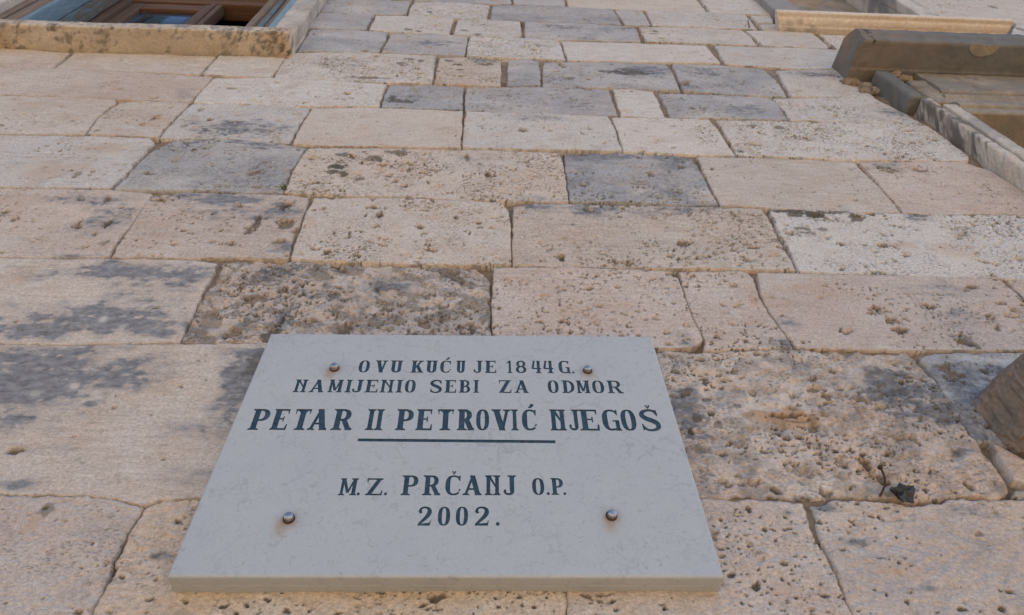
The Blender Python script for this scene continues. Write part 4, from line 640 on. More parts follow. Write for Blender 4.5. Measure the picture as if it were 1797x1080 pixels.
# broken end of the frieze: lumps of rough mortar and rubble
def lump(name, c, r, m, parent, seed, sq=(1, 1, 1), amp=.35, sub=4, wearf=None, group=None):
    bm = bmesh.new(); bmesh.ops.create_icosphere(bm, subdivisions=sub, radius=1)
    V = np.array([v.co[:] for v in bm.verts]); F = np.array([[v.index for v in f.verts] for f in bm.faces]); bm.free()
    n = fbm(V[:, 0] * 1.6 + V[:, 1] + seed, V[:, 2] * 1.6 - V[:, 1] * .7, seed, 4) - .5
    n2 = 2.2 * fbm(V[:, 0] * 6 + V[:, 1] * 3, V[:, 2] * 6 - V[:, 1] * 3, seed + 4, 4) - 1.1
    V = V * (1 + amp * 2 * n + amp * .6 * n2)[:, None] * np.array(sq) * r + np.array(c)
    return centred(name, V, F, m, parent, np.clip(wearf(V), 0, 1) if wearf else np.zeros((len(V), 3)))
GL = ((1.300, -.012, 3.955, .026, M_MORTAR, (1.3, .8, 1.2)), (1.34, -.010, 3.93, .022, M_MOULD, (1.1, .9, 1.2)), (1.365, -.010, 3.90, .020, M_MOULD, (1.2, .8, 1.0)), (1.325, -.008, 3.90, .028, M_MORTAR, (1.2, .6, 1.5)),
      (1.36, -.012, 3.855, .028, M_MORTAR, (1.2, .8, 1.4)), (1.445, -.030, 3.80, .026, M_SILL, (.9, 1, 1.6)), (1.475, -.030, 3.765, .022, M_MORTAR, (1, 1, 1.2)),
      (1.445, -.050, 3.955, .018, M_MORTAR, (1.3, .8, 1.3)), (1.470, -.046, 3.925, .018, M_MORTAR, (1.4, .8, 1.3)), (1.505, -.050, 3.945, .026, M_MORTAR, (1.1, .8, 1.2)), (1.520, -.046, 3.895, .022, M_MORTAR, (1, .9, 1.3)), (1.515, -.042, 3.845, .016, M_MOULD, (.8, .9, 1.4)), (1.50, -.034, 3.80, .018, M_SILL, (1, 1, 1.6)))
for k, (x, y, z, r, m, sq) in enumerate(GL[:4] + GL[6:9] + GL[12:]): lump('rubble', (x, y + .016, z), r * 1.0, m, house, 100 + k * 9, sq, .42, 4, wearfn(.2, .4, .35, k + 50, 2.5))
part('frieze_block', house, (1.40, -.050, 3.72), (1.452, .05, 3.955), M_DARKSTONE, step=.006, r=.01, amp=.003, xf=lean, wearf=wearfn(.5, .3, .1, 61))
part('frieze_block', house, (1.455, -.040, 3.70), (1.527, .05, 3.90), M_MOULD, step=.008, r=.01, amp=.004, wearf=wearfn(.3, .4, .3, 62))
dr = part('inner_door', house, (1.49, .20, 2.78), (2.5, .26, 3.62), M_WREDV, step=.05, r=.004, amp=.0005)
part('lintel_soffit', house, (1.49, .203, 3.597), (2.5, .30, 3.70), M_MOULD, step=.02, r=.003, amp=.001, wearf=wearfn(0, .2, .6, 63))

# ---- corbel stone jutting out at the right
nx_, ny_ = 260, 130
th = np.linspace(0, 2 * np.pi, nx_); yy = np.linspace(0, 1, ny_)
TH, YY = np.meshgrid(th, yy)
prof = np.where(YY < .86, 1, np.sqrt(np.maximum(0, 1 - ((YY - .86) / .14) ** 2)) * .96 + .04)
sw = (1 - .16 * YY) * prof
ce, se = np.cos(TH), np.sin(TH)
rx = .132 * sw; rz = .086 * sw
Xc = .998 + rx * np.sign(ce) * np.abs(ce) ** .52; Zc = 2.362 - .03 * YY + rz * np.sign(se) * np.abs(se) ** .52; Yc = .01 - .215 * YY
nd = .007 * (fbm(TH * 2.2, YY * 5, 71, 4) - .5) + .003 * (fbm(TH * 12, YY * 26, 75, 4) - .5) - .0018 * pits(TH * 7, YY * 14, 77, .3)
Xc = Xc + nd * ce * 2; Zc = Zc + nd * se * 2
V = np.stack([Xc.ravel(), Yc.ravel(), Zc.ravel()], 1)
centred('corbel', V, grid_idx(nx_, ny_)[:, ::-1], M_CORBEL, house, np.clip(wearfn(.55, .25, .5, 72, 1.6)(V), 0, 1))

# ------------------------------------------------------------------ the marble plaque
PT = .035
PL = [[-0.3721,2.5249],[0.3134,2.5343],[0.3223,2.061],[-0.3859,2.0615]]        # top left, top right, bottom right, bottom left of the front face
plq = empty('memorial_plaque', (PL[3][0], 0, PL[3][1]))
tag(plq, 'pale grey marble plaque with dark blue carved lettering bolted to the stone wall', 'plaque')
PO = Vector(plq.location)
LET = [["O",-0.2045,-0.1864,2.429,2.4583],["V",-0.1774,-0.1569,2.4294,2.4588],["U",-0.1517,-0.1315,2.4298,2.4593],["K",-0.1163,-0.0956,2.4303,2.4599],["U",-0.0917,-0.0722,2.4306,2.4604],["Ć",-0.0673,-0.0484,2.431,2.4608],["U",-0.04,-0.0247,2.4313,2.4613],["J",-0.0106,0.0053,2.4317,2.4618],["E",0.009,0.0284,2.432,2.4622],["1",0.0454,0.0559,2.4325,2.4628],["8",0.0617,0.08,2.4328,2.4632],["4",0.0886,0.1057,2.4331,2.4637],["4",0.1088,0.1265,2.4334,2.4641],["G",0.1358,0.1564,2.4338,2.4646],[".",0.1583,0.1623,2.434,2.4649],["N",-0.302,-0.2812,2.3815,2.4103],["A",-0.2766,-0.2529,2.3818,2.4107],["M",-0.2465,-0.2238,2.3822,2.4111],["I",-0.2194,-0.2087,2.3825,2.4114],["J",-0.2078,-0.19,2.3827,2.4117],["E",-0.1874,-0.1661,2.383,2.412],["N",-0.1631,-0.1403,2.3833,2.4123],["I",-0.1371,-0.1259,2.3836,2.4126],["O",-0.1224,-0.105,2.3838,2.4129],["S",-0.0812,-0.0617,2.3843,2.4135],["E",-0.0572,-0.038,2.3846,2.4138],["B",-0.0335,-0.0146,2.385,2.4141],["I",-0.01,-0.0002,2.3852,2.4144],["Z",0.0317,0.0535,2.3858,2.4151],["A",0.058,0.082,2.3862,2.4154],["O",0.1141,0.1322,2.3869,2.4162],["D",0.1376,0.1587,2.3872,2.4166],["M",0.1623,0.1844,2.3875,2.4169],["O",0.189,0.2087,2.3879,2.4173],["R",0.2123,0.24,2.3882,2.4177],["P",-0.3524,-0.3243,2.3013,2.3442],["E",-0.3194,-0.2948,2.3017,2.3446],["T",-0.2871,-0.2624,2.302,2.345],["A",-0.2627,-0.2338,2.3023,2.3454],["R",-0.2277,-0.1959,2.3027,2.3459],["I",-0.1751,-0.1618,2.3032,2.3465],["I",-0.1612,-0.1484,2.3033,2.3466],["P",-0.1289,-0.1016,2.3037,2.3472],["E",-0.0977,-0.0725,2.304,2.3476],["T",-0.0649,-0.0393,2.3044,2.348],["R",-0.0336,-0.0077,2.3047,2.3484],["O",-0.004,0.0164,2.305,2.3488],["V",0.02,0.0507,2.3053,2.3492],["I",0.0512,0.0623,2.3056,2.3495],["Ć",0.0683,0.0922,2.3058,2.3498],["N",0.113,0.1379,2.3063,2.3504],["J",0.1425,0.1603,2.3066,2.3507],["E",0.1597,0.1905,2.3068,2.351],["G",0.1963,0.2257,2.3072,2.3515],["O",0.2266,0.2506,2.3075,2.3519],["Š",0.2578,0.2889,2.3079,2.3524],["M",-0.1952,-0.17,2.1841,2.213],[".",-0.1693,-0.165,2.1843,2.2131],["Z",-0.1584,-0.1339,2.1844,2.2133],[".",-0.1314,-0.1271,2.1846,2.2135],["O",0.0785,0.0959,2.1865,2.2156],[".",0.0988,0.1032,2.1867,2.2157],["P",0.1058,0.124,2.1868,2.2159],[".",0.1227,0.1268,2.1869,2.2159],["P",-0.1081,-0.0842,2.1847,2.2189],["R",-0.0783,-0.0528,2.1849,2.2192],["Č",-0.0459,-0.0233,2.1851,2.2195],["A",-0.0212,0.0063,2.1854,2.2197],["N",0.0107,0.0329,2.1856,2.22],["J",0.037,0.0559,2.1858,2.2202],["2",-0.081,-0.0624,2.136,2.166],["0",-0.0535,-0.0368,2.1361,2.1661],["0",-0.029,-0.0122,2.1362,2.1663],["2",-0.0035,0.0167,2.1363,2.1664],[".",0.0259,0.0311,2.1365,2.1666]]

def glyph(ch, w, h):
    """list of convex polygons in a w x h box (metres), heavy serif capitals"""
    Q = []
    s = .205 * h if w > .42 * h else .185 * h
    s = min(s * .98, w * .35); t = .088 * h; sf = .085 * h
    if ch == 'I': s = min(.19 * h, w * .52)
    def P(*p): Q.append([tuple(a) for a in p])
    def rect(x0, y0, x1, y1): P((x0, y0), (x1, y0), (x1, y1), (x0, y1))
    def serif(xc, y, up, sw=s, ext=None):
        e = ext if ext is not None else .30 * s + .035 * h
        d = -1 if up else 1
        x0, x1 = max(-.01 * w, xc - sw / 2 - e), min(w * 1.01, xc + sw / 2 + e)
        P((x0, y), (x1, y), (x1, y + d * sf * .5), (x0, y + d * sf * .5))
        P((x0, y + d * sf * .5), (x1, y + d * sf * .5), (xc + sw / 2, y + d * sf * 1.25), (xc - sw / 2, y + d * sf * 1.25))
    def stem(xc, sw=s, y0=0, y1=h, bot=True, top=True, ext=None):
        rect(xc - sw / 2, y0, xc + sw / 2, y1)
        if bot: serif(xc, y0, False, sw, ext)
        if top: serif(xc, y1, True, sw, ext)
    def diag(x0, y0, x1, y1, sw):     # stroke of horizontal width sw from (x0,y0) to (x1,y1)
        P((x0 - sw / 2, y0), (x0 + sw / 2, y0), (x1 + sw / 2, y1), (x1 - sw / 2, y1))
    def arc(cx, cy, rx, ry, a0, a1, wf, n=20, e=.86):
        """ring arc, wf(angle) -> (horizontal wall thickness, vertical wall thickness)"""
        pts = []
        for i in range(n + 1):
            a = math.radians(a0 + (a1 - a0) * i / n); c, q = math.cos(a), math.sin(a)
            hx, vy = wf(a)
            ox = cx + rx * math.copysign(abs(c) ** e, c); oy = cy + ry * math.copysign(abs(q) ** e, q)
            ix = cx + (rx - hx) * math.copysign(abs(c) ** e, c); iy = cy + (ry - vy) * math.copysign(abs(q) ** e, q)
            pts.append(((ox, oy), (ix, iy)))
        for i in range(n): P(pts[i][0], pts[i + 1][0], pts[i + 1][1], pts[i][1])
    def path(pts):                   # (x,y,half width) poly-stroke
        n = len(pts); L, R_ = [], []
        for i in range(n):
            a = pts[max(0, i - 1)]; b = pts[min(n - 1, i + 1)]; dx, dy = b[0] - a[0], b[1] - a[1]; l = math.hypot(dx, dy) or 1
            nx, ny = -dy / l, dx / l; x, y, hw = pts[i]
            L.append((x + nx * hw, y + ny * hw)); R_.append((x - nx * hw, y - ny * hw))
        for i in range(n - 1): P(L[i], L[i + 1], R_[i + 1], R_[i])
    def smooth(p, k=6):
        out = []
        for i in range(len(p) - 1):
            p0 = p[max(0, i - 1)]; p1 = p[i]; p2 = p[i + 1]; p3 = p[min(len(p) - 1, i + 2)]
            for j in range(k):
                u = j / k; out.append(tuple(.5 * (2 * b + (c - a) * u + (2 * a - 5 * b + 4 * c - d) * u * u + (3 * b - a - 3 * c + d) * u ** 3) for a, b, c, d in zip(p0, p1, p2, p3)))
        out.append(p[-1]); return out
    def bowl(x0, y0, y1, xr, sw=s):
        cy = (y0 + y1) / 2; ry = (y1 - y0) / 2; rxx = min(ry * 1.1, xr - x0 - .2 * s); cx = xr - rxx
        rect(x0, y1 - t, cx, y1); rect(x0, y0, cx, y0 + t)
        arc(cx, cy, rxx, ry, -90, 90, lambda a: (sw * .92, t), 14)
    ring = lambda a: (s * .95, t * .8)
    base = ch
    if ch == 'Ć' or ch == 'Č': base = 'C'
    if ch == 'Š': base = 'S'
    if base in 'O0': arc(w / 2, h / 2, w / 2, h / 2, 0, 360, ring, 40, .80)
    elif base == 'I': stem(w / 2, ext=w * .24)
    elif base == 'V':
        diag(.24 * w, h, .56 * w, 0, s * 1.08); diag(.82 * w, h, .56 * w, 0, t * 1.25); serif(.24 * w, h, True, s); serif(.82 * w, h, True, t * 1.2, .30 * s + .05 * h)
    elif base == 'U':
        xl, xr = .26 * w, .78 * w; stem(xl, y0=.28 * h, bot=False); stem(xr, s * .95, y0=.28 * h, bot=False)
        x0, x1 = xl - s / 2, xr + s * .475
        arc((x0 + x1) / 2, .30 * h, (x1 - x0) / 2, .30 * h, 180, 360, lambda a: (s * .97, t * 1.1), 18, .85)
    elif base == 'K':
        stem(.24 * w); diag(.30 * w + s * .3, .40 * h, .80 * w, h, t * 1.5); serif(.80 * w, h, True, t * 1.5, .12 * w)
        diag(.50 * w, .58 * h, .82 * w, 0, s * 1.05); serif(.82 * w, 0, False, s)
    elif base == 'C':
        arc(w * .52, h / 2, w * .52, h / 2, 48, 312, lambda a: (s * (.55 - .45 * math.cos(a)), t), 34, .82)
        P((w * .86, h * .98), (w * .95, h * .98), (w * .93, h * .68), (w * .80, h * .80)); P((w * .80, h * .18), (w * .93, .22 * h), (w * .98, h * .30), (w * .90, h * .32))
    elif base == 'G':
        arc(w * .48, h / 2, w * .48, h / 2, 50, 285, lambda a: (s * (.55 - .45 * math.cos(a)), t), 34, .82)
        P((w * .80, h * .99), (w * .88, h * .99), (w * .86, h * .70), (w * .74, h * .82))
        rect(.70 * w, .06 * h, .70 * w + s * .72, .46 * h); rect(.56 * w, .42 * h, min(w, .82 * w + s * .3), .42 * h + sf * .8); P((.70 * w, .12 * h), (.70 * w + s * .72, .12 * h), (w * 1.02, 0), (.66 * w, 0))
        P((.46 * w, 0), (.74 * w, .04 * h), (.74 * w, .12 * h), (.46 * w, t))
    elif base == 'J':
        xc = .66 * w; stem(xc, y0=.22 * h, bot=False)
        xr = xc + s / 2; rr = xr * .5
        arc(xr - rr, .24 * h, rr, .24 * h, 185, 360, lambda a: (s * (.45 + .5 * max(0, math.cos(a))), t * 1.2), 16, .88); arc(.13 * w, .22 * h, .10 * w, .07 * h, 0, 360, lambda a: (.0999 * w, .0699 * h), 10, 1)
    elif base == 'E':
        xs_ = .27 * w; stem(xs_, top=True, bot=True)
        for y0, y1, xe in ((h - t, h, .93), (0, t, .97), (.49 * h, .49 * h + t * .8, .70)): rect(xs_, y0, xe * w, y1)
        P((.82 * w, h), (.95 * w, h), (.93 * w, .76 * h), (.88 * w, .76 * h)); P((.84 * w, 0), (.99 * w, 0), (1.0 * w, .28 * h), (.93 * w, .28 * h))
        P((.64 * w, .40 * h), (.71 * w, .38 * h), (.71 * w, .66 * h), (.64 * w, .64 * h))
    elif base == '1':
        stem(.60 * w, s, top=False); P((.60 * w - s / 2, h), (.60 * w - s / 2, h * .86), (.02 * w, .74 * h), (.02 * w, .80 * h))
    elif base == '8':
        arc(w / 2, .74 * h, .43 * w, .26 * h, 0, 360, lambda a: (s * .75, t), 28, .9); arc(w / 2, .28 * h, .5 * w, .28 * h, 0, 360, lambda a: (s * .85, t), 28, .9)
    elif base == '4':
        stem(.72 * w, s * .85, top=False); serif(.72 * w, h, True, s * .85, .02 * w)
        path([(.30 * w, h, t * .55), (.14 * w, .42 * h, t * .75)]); P((.15 * w, h), (.42 * w, h), (.36 * w, h * .86), (.24 * w, h * .86))
        rect(.06 * w, .32 * h, w, .32 * h + t * 1.1)
    elif base == 'N':
        stem(.22 * w, s * .78); stem(.78 * w, s * .78); P((.22 * w - s * .3, h), (.22 * w + s * .45, h * .96), (.78 * w, .40 * h), (.78 * w, .26 * h))
    elif base == 'M':
        stem(.16 * w, s * .66); stem(.82 * w, s * .92)
        diag(.20 * w, h, .50 * w, .14 * h, s * .72); diag(.80 * w, h, .50 * w, .14 * h, t * 1.1)
    elif base == 'A':
        diag(.16 * w, 0, .52 * w, h, t * 1.25); diag(.80 * w, 0, .50 * w, h, s * 1.08); rect(.27 * w, .26 * h, .70 * w, .26 * h + t)
        serif(.16 * w, 0, False, t * 1.2, .09 * w + .03 * h); serif(.81 * w, 0, False, s * 1.05, .05 * w)
    elif base in 'PRBD':
        xs_ = .27 * w; stem(xs_, top=True, bot=True)
        if base == 'P': bowl(xs_, .42 * h, h, .97 * w)
        if base == 'D': bowl(xs_, 0, h, w)
        if base == 'B': bowl(xs_, .50 * h - t * .5, h, .90 * w, s * .8); bowl(xs_, 0, .50 * h + t * .5, .98 * w, s * .9)
        if base == 'R':
            bowl(xs_, .44 * h, h, .88 * w); diag(.56 * w, .50 * h, .86 * w, 0, s * 1.0); serif(.87 * w, 0, False, s, .06 * w)
    elif base == 'T':
        stem(.5 * w, top=False); rect(.03 * w, h - t, .97 * w, h)
        P((.0, h), (.09 * w, h), (.10 * w, .76 * h), (.05 * w, .76 * h)); P((.91 * w, h), (w, h), (.95 * w, .76 * h), (.90 * w, .76 * h))
        P((.5 * w - s * .9, h - t), (.5 * w + s * .9, h - t), (.5 * w + s / 2, h - t * 2), (.5 * w - s / 2, h - t * 2))
    elif base == 'Z':
        rect(.05 * w, h - t, .96 * w, h); rect(.03 * w, 0, .96 * w, t); diag(.20 * w, 0, .78 * w, h, s * 1.15)
        P((.03 * w, h), (.12 * w, h), (.11 * w, .74 * h), (.06 * w, .74 * h)); P((.86 * w, 0), (.97 * w, 0), (1.0 * w, .28 * h), (.93 * w, .28 * h))
    elif base == 'S':
        k = s * .5; p = [(.90, .76, .5), (.78, .92, .55), (.50, .965, .55), (.20, .88, .75), (.13, .72, .95), (.30, .58, 1.05), (.62, .46, 1.1), (.84, .33, 1.0), (.84, .14, .8), (.60, .03, .55), (.28, .045, .5), (.08, .20, .45)]
        path(smooth([(x * w, y * h, v * k) for x, y, v in p])); P((.84 * w, .98 * h), (.92 * w, .98 * h), (.94 * w, .68 * h), (.86 * w, .70 * h)); P((.04 * w, .32 * h), (.12 * w, .30 * h), (.14 * w, .02 * h), (.06 * w, .02 * h))
    elif base == '2':
        k = s * .5; p = [(.14, .70, .8), (.22, .90, .55), (.50, .965, .5), (.78, .88, .8), (.84, .70, 1.05), (.68, .48, .95), (.36, .24, .7), (.14, .08, .6)]
        path(smooth([(x * w, y * h, v * k) for x, y, v in p])); arc(.20 * w, .70 * h, .12 * w, .065 * h, 0, 360, lambda a: (.1199 * w, .0649 * h), 10, 1)
        P((.04 * w, 0), (.88 * w, 0), (.90 * w, s * .75), (.06 * w, t * 1.1)); P((.82 * w, 0), (.93 * w, .02 * h), (.98 * w, .27 * h), (.92 * w, .27 * h))
    elif base == '.':
        d = w * .5; arc(w * .5, d * 1.0, d, d * 1.15, 0, 360, lambda a: (d * .999, d * 1.149), 12, 1)
    if ch == 'Ć': path(smooth([(.46 * w, 1.10 * h, t * .35), (.62 * w, 1.13 * h, t * .6), (.74 * w, 1.26 * h, t * .8)], 4))
    if ch in 'ČŠ':
        P((.38 * w, 1.20 * h), (.46 * w, 1.23 * h), (.54 * w, 1.06 * h), (.50 * w, 1.04 * h)); P((.66 * w, 1.20 * h), (.56 * w, 1.23 * h), (.50 * w, 1.06 * h), (.55 * w, 1.04 * h))
    return Q

def ccw(p):
    a = sum(p[i][0] * p[(i + 1) % len(p)][1] - p[(i + 1) % len(p)][0] * p[i][1] for i in range(len(p)))
    if abs(a) < 1e-10: return None
    return p if a > 0 else p[::-1]

polys, owner = [], []
for i, (ch, x0, x1, z0, z1) in enumerate(LET):
    h_ = z1 - z0
    if ch == '.': h_ = (x1 - x0)
    for p in glyph(ch, x1 - x0, h_):
        p = ccw([(x0 + a, z0 + b) for a, b in p])
        if p: polys.append(p); owner.append(i)
UL = [[-0.1825,0.1183,2.2809,2.2865]][0]; NUL = len(LET)
polys.append([(UL[0], UL[2]), (UL[1], UL[2]), (UL[1], UL[3]), (UL[0], UL[3])]); owner.append(NUL)
# plaque front: rows of points so that stains can be carried by the vertices
cor = [np.array(p) for p in PL]; IN = .0035
def pq(u, v): return (cor[3] * (1 - u) + cor[2] * u) * (1 - v) + (cor[0] * (1 - u) + cor[1] * u) * v
cen = sum(cor) / 4
inr = [c + np.array([IN if c[0] < cen[0] else -IN, IN if c[1] < cen[1] else -IN]) for c in (cor[3], cor[2], cor[1], cor[0])]
verts, faces = [], []
def addp(p):
    s_ = len(verts); verts.extend(Vector(q) for q in p); faces.append(list(range(s_, s_ + len(p))))
addp([tuple(c) for c in inr])
for p in polys: addp(p)
BOLTS = [[-0.2444,-0.035,2.4375],[0.1853,-0.035,2.4408],[-0.254,-0.035,2.1457],[0.1868,-0.035,2.1524]]
# extra free points near the bolts for the rust
rb = random.Random(5)
for b in BOLTS:
    for k in range(520):
        a = rb.uniform(0, 6.283); r = .040 * rb.random() ** .6
        verts.append(Vector((b[0] + r * math.cos(a), b[2] - .006 + r * math.sin(a) * 1.1)))
vo, eo, fo, ov, oe, of = delaunay_2d_cdt(verts, [], faces, 1, 1e-6)
cls = []
for k, f in enumerate(fo):
    o_ = [q for q in of[k] if q > 0]; cls.append(owner[o_[0] - 1] if o_ else -1)
VO = np.array([tuple(v) for v in vo])
def sub_mesh(name, ks, y, m, parent, extra=None, carve=None):
    ids = sorted({i for k in ks for i in fo[k]}); mp = {a: n for n, a in enumerate(ids)}
    V = [(VO[i][0], y, VO[i][1]) for i in ids]; F = [[mp[i] for i in fo[k]] for k in ks]
    return V, F, mp
slabV, slabF, _ = sub_mesh('slab', [k for k in range(len(fo)) if cls[k] < 0], -PT, None, None)
DEPTH = .0011
# chamfer and rounded lower edge, sides and back
def ring_profile(steps):
    """each step: (inset from outer edge, y, drop at the bottom edge)"""
    rings = []
    for ins, y in steps:
        rings.append([(c[0] + (ins if c[0] < cen[0] else -ins), y, c[1] + (ins if c[1] < cen[1] else -ins)) for c in (cor[3], cor[2], cor[1], cor[0])])
    return rings
rg = ring_profile([(.0035, -PT), (.0022, -PT + .0004), (.0010, -PT + .0012), (.0003, -PT + .0025), (0, -PT + .0045), (0, -PT + .018), (.0012, -PT + .0186), (.0012, -PT + .0198), (0, -PT + .0204), (0, -.004), (0, .004)])
b0 = len(slabV)
for r_ in rg: slabV.extend(r_)
for i in range(len(rg) - 1):
    for j in range(4):
        a = b0 + i * 4 + j; b = b0 + i * 4 + (j + 1) % 4; slabF.append([b, a, a + 4, b + 4])
slabF.append([b0 + (len(rg) - 1) * 4 + j for j in range(4)])
# walls of the carved letters
lettersides = {}
edge_use = {}
for k, f in enumerate(fo):
    for a, b in zip(f, f[1:] + f[:1]): edge_use.setdefault((min(a, b), max(a, b)), []).append((k, a, b))
V = np.array(slabV); V = V - np.array(PO)
me = bpy.data.meshes.new('slab'); me.from_pydata(V.tolist(), [], slabF); me.update()
Vw = V + np.array(PO); wr = np.zeros((len(V), 3))
for n_, b in enumerate(BOLTS):
    dx_ = Vw[:, 0] - b[0]; dz_ = Vw[:, 2] - b[2]
    nz = fbm(Vw[:, 0] * 160, Vw[:, 2] * 160, 3 + n_, 3) - .5
    k1 = np.exp(-((dx_ / .0125) ** 2 + ((dz_ + .002) / .0115) ** 2) * 1.1) * (1.0, .75, 1.0, 1.0)[n_]
    l_ = (-.006, .0, -.007, -.004)[n_]
    k2 = np.exp(-(((dx_ - l_) / .0085) ** 2)) * sst(.004, -.004, dz_) * sst(-.036, -.012, dz_) * (1.1, .6, 1.25, 1.05)[n_]
    wr[:, 0] = np.maximum(wr[:, 0], np.clip(np.maximum(k1, k2) * (1 + nz * .9), 0, 1) * (np.abs(Vw[:, 1] + PT) < 1e-4))
    k3 = np.exp(-((dx_ / .0095) ** 2 + ((dz_ + .003) / .0095) ** 2) * 1.3); wr[:, 1] = np.maximum(wr[:, 1], .55 * k3)
set_attr(me, 'wear', wr); link_mesh('slab', me, M_MARBLE, plq, False)
byo = {}
for k, c in enumerate(cls):
    if c >= 0: byo.setdefault(c, []).append(k)
for c, ks in sorted(byo.items()):
    kset = set(ks); V, F, mp = sub_mesh('', ks, -PT + DEPTH, None, None); V = [list(v) for v in V]; F = [list(f) for f in F]
    top = {}
    for k in ks:
        f = fo[k]
        for a, b in zip(f, f[1:] + f[:1]):
            us = edge_use[(min(a, b), max(a, b))]
            if all(u[0] in kset for u in us) and len(us) > 1: continue
            for q in (a, b):
                if q not in top: top[q] = len(V); V.append([VO[q][0], -PT, VO[q][1]])
            F.append([mp[b], mp[a], top[a], top[b]])
    V = np.array(V); cc = (V.min(0) + V.max(0)) / 2
    nm = 'underline' if c == NUL else 'letter'
    me = bpy.data.meshes.new(nm); me.from_pydata((V - cc).tolist(), [], F); me.update()
    o = link_mesh(nm, me, M_PAINT, plq, False); o.location = Vector(cc) - PO

# bolts: domed cap on a washer
def lathe(name, prof, seg, m, parent, loc, rot=None):
    bm = bmesh.new(); rings = []
    for r, y in prof: rings.append([bm.verts.new((r * math.cos(2 * math.pi * i / seg), y, r * math.sin(2 * math.pi * i / seg))) for i in range(seg)] if r > 1e-6 else [bm.verts.new((0, y, 0))])
    for a, b in zip(rings, rings[1:]):
        for i in range(seg):
            j = (i + 1) % seg
            if len(b) == 1: bm.faces.new((a[i], a[j], b[0]))
            elif len(a) == 1: bm.faces.new((a[0], b[j], b[i]))
            else: bm.faces.new((a[i], a[j], b[j], b[i]))
    bmesh.ops.recalc_face_normals(bm, faces=bm.faces)
    me = bpy.data.meshes.new(name); bm.to_mesh(me); bm.free(); o = link_mesh(name, me, m, parent); o.location = loc
    if rot: o.rotation_euler = rot
    return o
bprof = [(.0064, .003), (.0064, -.0055), (.0061, -.0072), (.0052, -.0084), (.0034, -.0090), (0, -.0092)]
wprof = [(.0082, .001), (.0082, -.0008), (.0076, -.0013), (.0062, -.0013)]
for n_, b in enumerate(BOLTS):
    tl = rb.uniform(-.08, .08)
    bo = lathe('bolt', bprof, 24, M_METAL, plq, Vector((b[0], -PT, b[2])) - PO, (tl, rb.uniform(0, 3), rb.uniform(-.08, .08)))
    wa = lathe('washer', wprof, 24, M_RUST, bo, (0, 0, 0))

# ------------------------------------------------------------------ small things stuck in the joints
def tube(name, pts, rad, m, parent=None, seg=8, loc=(0, 0, 0)):
    bm = bmesh.new(); rings = []; n = len(pts)
    for i, p in enumerate(pts):
        a = Vector(pts[max(0, i - 1)]); b = Vector(pts[min(n - 1, i + 1)]); d = (b - a).normalized()
        u = d.orthogonal().normalized(); v = d.cross(u); r = rad[i] if isinstance(rad, (list, tuple)) else rad
        if i: # keep frames aligned
            u = (pu - d * pu.dot(d)).normalized(); v = d.cross(u)
        pu = u
        rings.append([bm.verts.new(Vector(p) + r * (math.cos(t) * u + math.sin(t) * v)) for t in [2 * math.pi * k / seg for k in range(seg)]])
    for a, b in zip(rings, rings[1:]):
        for i in range(seg): j = (i + 1) % seg; bm.faces.new((a[i], a[j], b[j], b[i]))
    bm.faces.new(rings[0][::-1]); bm.faces.new(rings[-1]); bmesh.ops.recalc_face_normals(bm, faces=bm.faces)
    me = bpy.data.meshes.new(name); bm.to_mesh(me); bm.free(); o = link_mesh(name, me, m, parent); o.location = loc; return o
nl = tube('nail', [(-.004, .012, -.004), (0, -.004, 0), (.006, -.012, .008), (.010, -.017, .020), (.009, -.021, .031), (.0075, -.022, .034)], [.0016, .0016, .0017, .0018, .0018, .0018], M_RUST, loc=(.612, 0, 2.214))
tag(nl, 'rusty bent nail sticking out of the joint right of the plaque', 'nail')
hd = lathe('nail_head', [(.0001, .0012), (.0040, .0012), (.0040, -.0006), (0, -.0010)], 12, M_RUST, nl, (.0072, -.0225, .0352), (1.3, .3, 0))
n2_ = tube('nail', [(0, .01, -.002), (0, -.006, .001), (-.002, -.014, .012), (.002, -.020, .040)], .0022, M_RUST, loc=(1.112, 0, 4.565))
tag(n2_, 'thin dark nail in the wall high up, left of the tan window sill', 'nail')
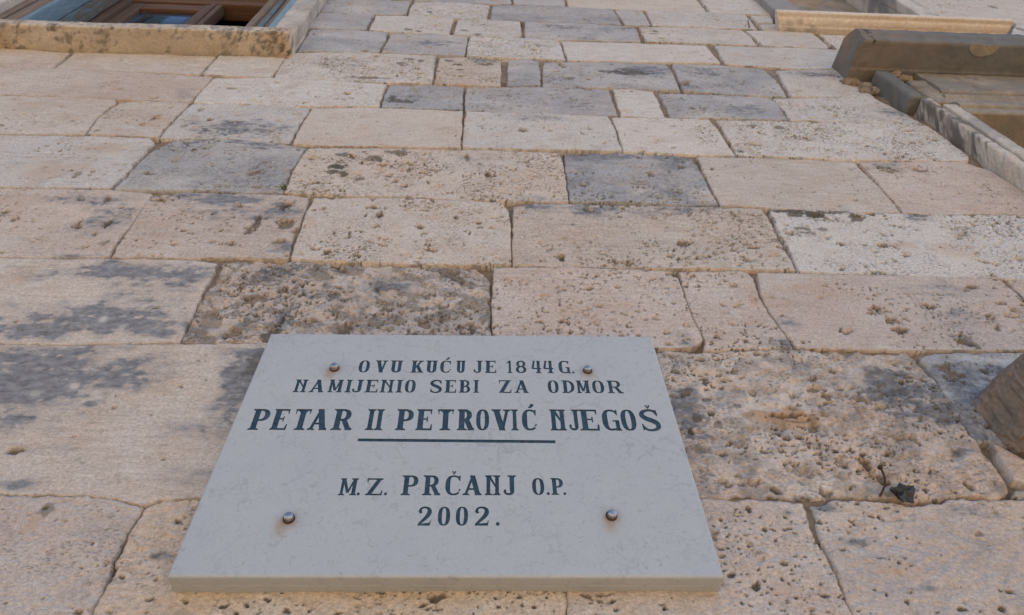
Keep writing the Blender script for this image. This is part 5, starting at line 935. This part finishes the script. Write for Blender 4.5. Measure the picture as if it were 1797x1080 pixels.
# crumpled scrap of black plastic
bm = bmesh.new(); rp = random.Random(12); NP_ = 13
rad_ = [.0150, .0185, .0125, .0175, .0120, .0165, .0190, .0118, .0160, .0178, .0115, .0172, .0130]
front, back = [], []
for k in range(NP_):
    a = 2 * math.pi * k / NP_; y = -.004 - .010 * (.5 + .5 * math.sin(a * 2 + .6)) + rp.uniform(-.0015, .0015)
    p = (rad_[k] * math.cos(a) * 1.12, y, rad_[k] * math.sin(a) * 1.05); front.append(bm.verts.new(p)); back.append(bm.verts.new((p[0] * .96, p[1] + .0022, p[2] * .96)))
mid = []
for k in range(NP_):
    a = 2 * math.pi * (k + .4) / NP_; mid.append(bm.verts.new((.0075 * math.cos(a), -.008 - .004 * math.cos(a * 3), .0075 * math.sin(a))))
cf = bm.verts.new((.001, -.013, .001)); cb = bm.verts.new((0, .008, -.002))
for k in range(NP_):
    j_ = (k + 1) % NP_
    bm.faces.new((front[k], front[j_], mid[k])); bm.faces.new((mid[k], front[j_], mid[j_])); bm.faces.new((mid[k], mid[j_], cf))
    bm.faces.new((front[j_], front[k], back[k], back[j_])); bm.faces.new((back[j_], back[k], cb))
bmesh.ops.recalc_face_normals(bm, faces=bm.faces)
me = bpy.data.meshes.new('plastic_scrap'); bm.to_mesh(me); bm.free(); ps = link_mesh('plastic_scrap', me, M_PLASTIC, None, False); ps.location = (.642, -.004, 2.211)
tag(ps, 'jagged crumpled scrap of black plastic wedged in the joint beside the bent nail', 'plastic scrap')
# weeds
def weed(loc, size, label, seed):
    r = random.Random(seed); bm = bmesh.new()
    for k in range(26):
        a = r.uniform(-1.3, 1.3); l = size * r.uniform(.4, 1); b = Vector((r.uniform(-.3, .3) * size, r.uniform(-.004, .004), r.uniform(-.2, .2) * size))
        tip = b + Vector((math.sin(a) * l, -l * r.uniform(.3, .8), math.cos(a) * l * .6)); s_ = Vector((math.cos(a), 0, -math.sin(a))) * size * .07
        md = (b + tip) / 2 + Vector((0, -.1 * size, .1 * size))
        v = [bm.verts.new(q) for q in (b - s_ * .4, b + s_ * .4, md + s_, tip, md - s_)]; bm.faces.new(v)
    me = bpy.data.meshes.new('weed'); bm.to_mesh(me); bm.free(); o = link_mesh('weed', me, M_WEED, None, False); o.location = loc; tag(o, label, 'weed'); return o
weed((-0.488, -.002, 3.098), .016, 'small green weed growing from the joint right of the grey block', 3)

# ------------------------------------------------------------------ street ground
bm = bmesh.new(); n = 24
for a, b in ((-1500, 1500),):
    vs = [bm.verts.new(p) for p in ((-1500, -1500, 0), (1500, -1500, 0), (1500, 1500, 0), (-1500, 1500, 0))]; bm.faces.new(vs)
me = bpy.data.meshes.new('pavement'); bm.to_mesh(me); bm.free(); g_ = link_mesh('pavement', me, M_PAVE, None, False); tag(g_, kind='structure')
